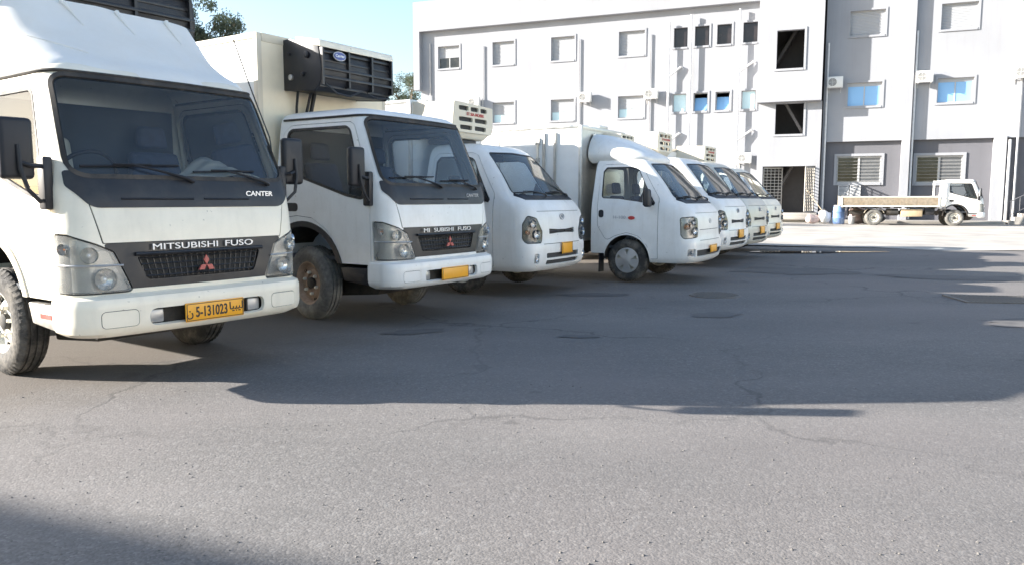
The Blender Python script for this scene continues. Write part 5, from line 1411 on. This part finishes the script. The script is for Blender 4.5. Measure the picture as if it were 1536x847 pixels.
def tree(label, x, y, h, spread, seed, nclump=70, nleaf=110, ls=.22, trunk_h=.45):
    rg = random.Random(seed); t = thing('tree', label, 'tree', (x, y, -.02), rg.random()*6, 'trees beyond the trucks')
    tr = MB(); tips = []
    tr.tube([(0, 0, 0), (.1, .05, h*.2), (.05, -.1, h*trunk_h), (.1, 0, h*.7)], [h*.028, h*.022, h*.016, h*.008], 10)
    for k in range(13):
        a = 6.283*k/13 + rg.random()*.7; z0 = h*rg.uniform(.35, .68); L = spread*rg.uniform(.55, 1.0); up = rg.uniform(.12, .36)*h
        p1 = Vector((.08, 0, z0)); p3 = Vector((L*math.cos(a), L*math.sin(a), min(z0 + up, h*.97))); p2 = (p1 + p3)/2 + Vector((0, 0, h*.03))
        tr.tube([p1, p2, p3], [h*.010, h*.006, h*.002], 6); tips += [p2, p3, (p2+p3)/2]
        for j in range(3):
            q = p3 + Vector((rg.uniform(-1, 1), rg.uniform(-1, 1), rg.uniform(-.2, .8)))*spread*.3; tr.tube([p2 if j else (p2+p3)/2, q], [h*.004, h*.0015], 5); tips.append(q)
    tips.append(Vector((0, 0, h*.96)))
    tr.build('trunk', BARK, t)
    V = []; F = []
    for k in range(nclump):
        c = rg.choice(tips) + Vector((rg.gauss(0, 1), rg.gauss(0, 1), rg.gauss(0, .7)))*spread*.10
        cr = spread*rg.uniform(.14, .30)
        for i in range(nleaf):
            d = Vector((rg.gauss(0, 1), rg.gauss(0, 1), rg.gauss(0, .8))); d = d.normalized()*cr*rg.random()**.45
            p = c + d; u = Vector((rg.gauss(0, 1), rg.gauss(0, 1), rg.gauss(0, 1)-.6)).normalized(); v = u.orthogonal().normalized()
            s1 = ls*rg.uniform(.6, 1.2); s2 = s1*.32; b0 = len(V)
            V += [tuple(p - u*s1*.5), tuple(p + v*s2*.5), tuple(p + u*s1*.5), tuple(p - v*s2*.5)]; F.append((b0, b0+1, b0+2, b0+3))
    me = bpy.data.meshes.new('crown'); me.from_pydata(V, [], F); me.update(); obj('crown', me, LEAF, t)
tree('taller dark tree rising behind the roof fairing of the nearest truck', -16.6, 38, 11.8, 1.8, 5, 230, 120, .17)
tree('lower rounded tree just right of the taller dark tree', -14.9, 39, 11.1, 2.1, 11, 240, 120, .17)
tree('thin pale tree by the left end of the building', -8.8, 62, 11.0, 3.0, 21, 150, 120, .22)
tree('thin small tree beside the cooling unit of the second truck', -7.4, 58, 10.0, 2.0, 33, 110, 100, .2)

# added, unseen: a block shading the near corner, a wall bouncing sunlight
yw = thing('pump_house', 'plain rendered pump house out of frame at the left', 'building', (-20.1, 3.33, 0), math.atan2(-.53, 1.3))
MB().box(-3.9, 5.0, -4.0, 0, -.1, 6.35).build('wall_block', WALL, yw); MB().box(-3.95, 5.05, -4.05, .05, 6.351, 6.5).build('roof_slab', CONC, yw)
MB().box(-.6, .4, .001, .05, 0, 2.1).build('door', GREYW, yw)
BOUNCEW = render_wall('bounce_white', (.76, .72, .66), (.6, .55, .48))  # paler than the facade, so the added wall bounces more light at the trucks
bw_ = thing('bounce_wall', 'long white wall added out of frame at the right to bounce sunlight', 'wall', (21.0, -6.0, 0), 0)
for k in range(10): MB().box(0, .25, -20 + 4*k, -20.02 + 4*(k+1), -.1, 4.3).build('wall_panel', BOUNCEW, bw_)
for k in range(11): MB().box(-.06, .31, -20.2 + 4*k, -19.8 + 4*k, -.1, 4.5).build('pier', BOUNCEW, bw_)
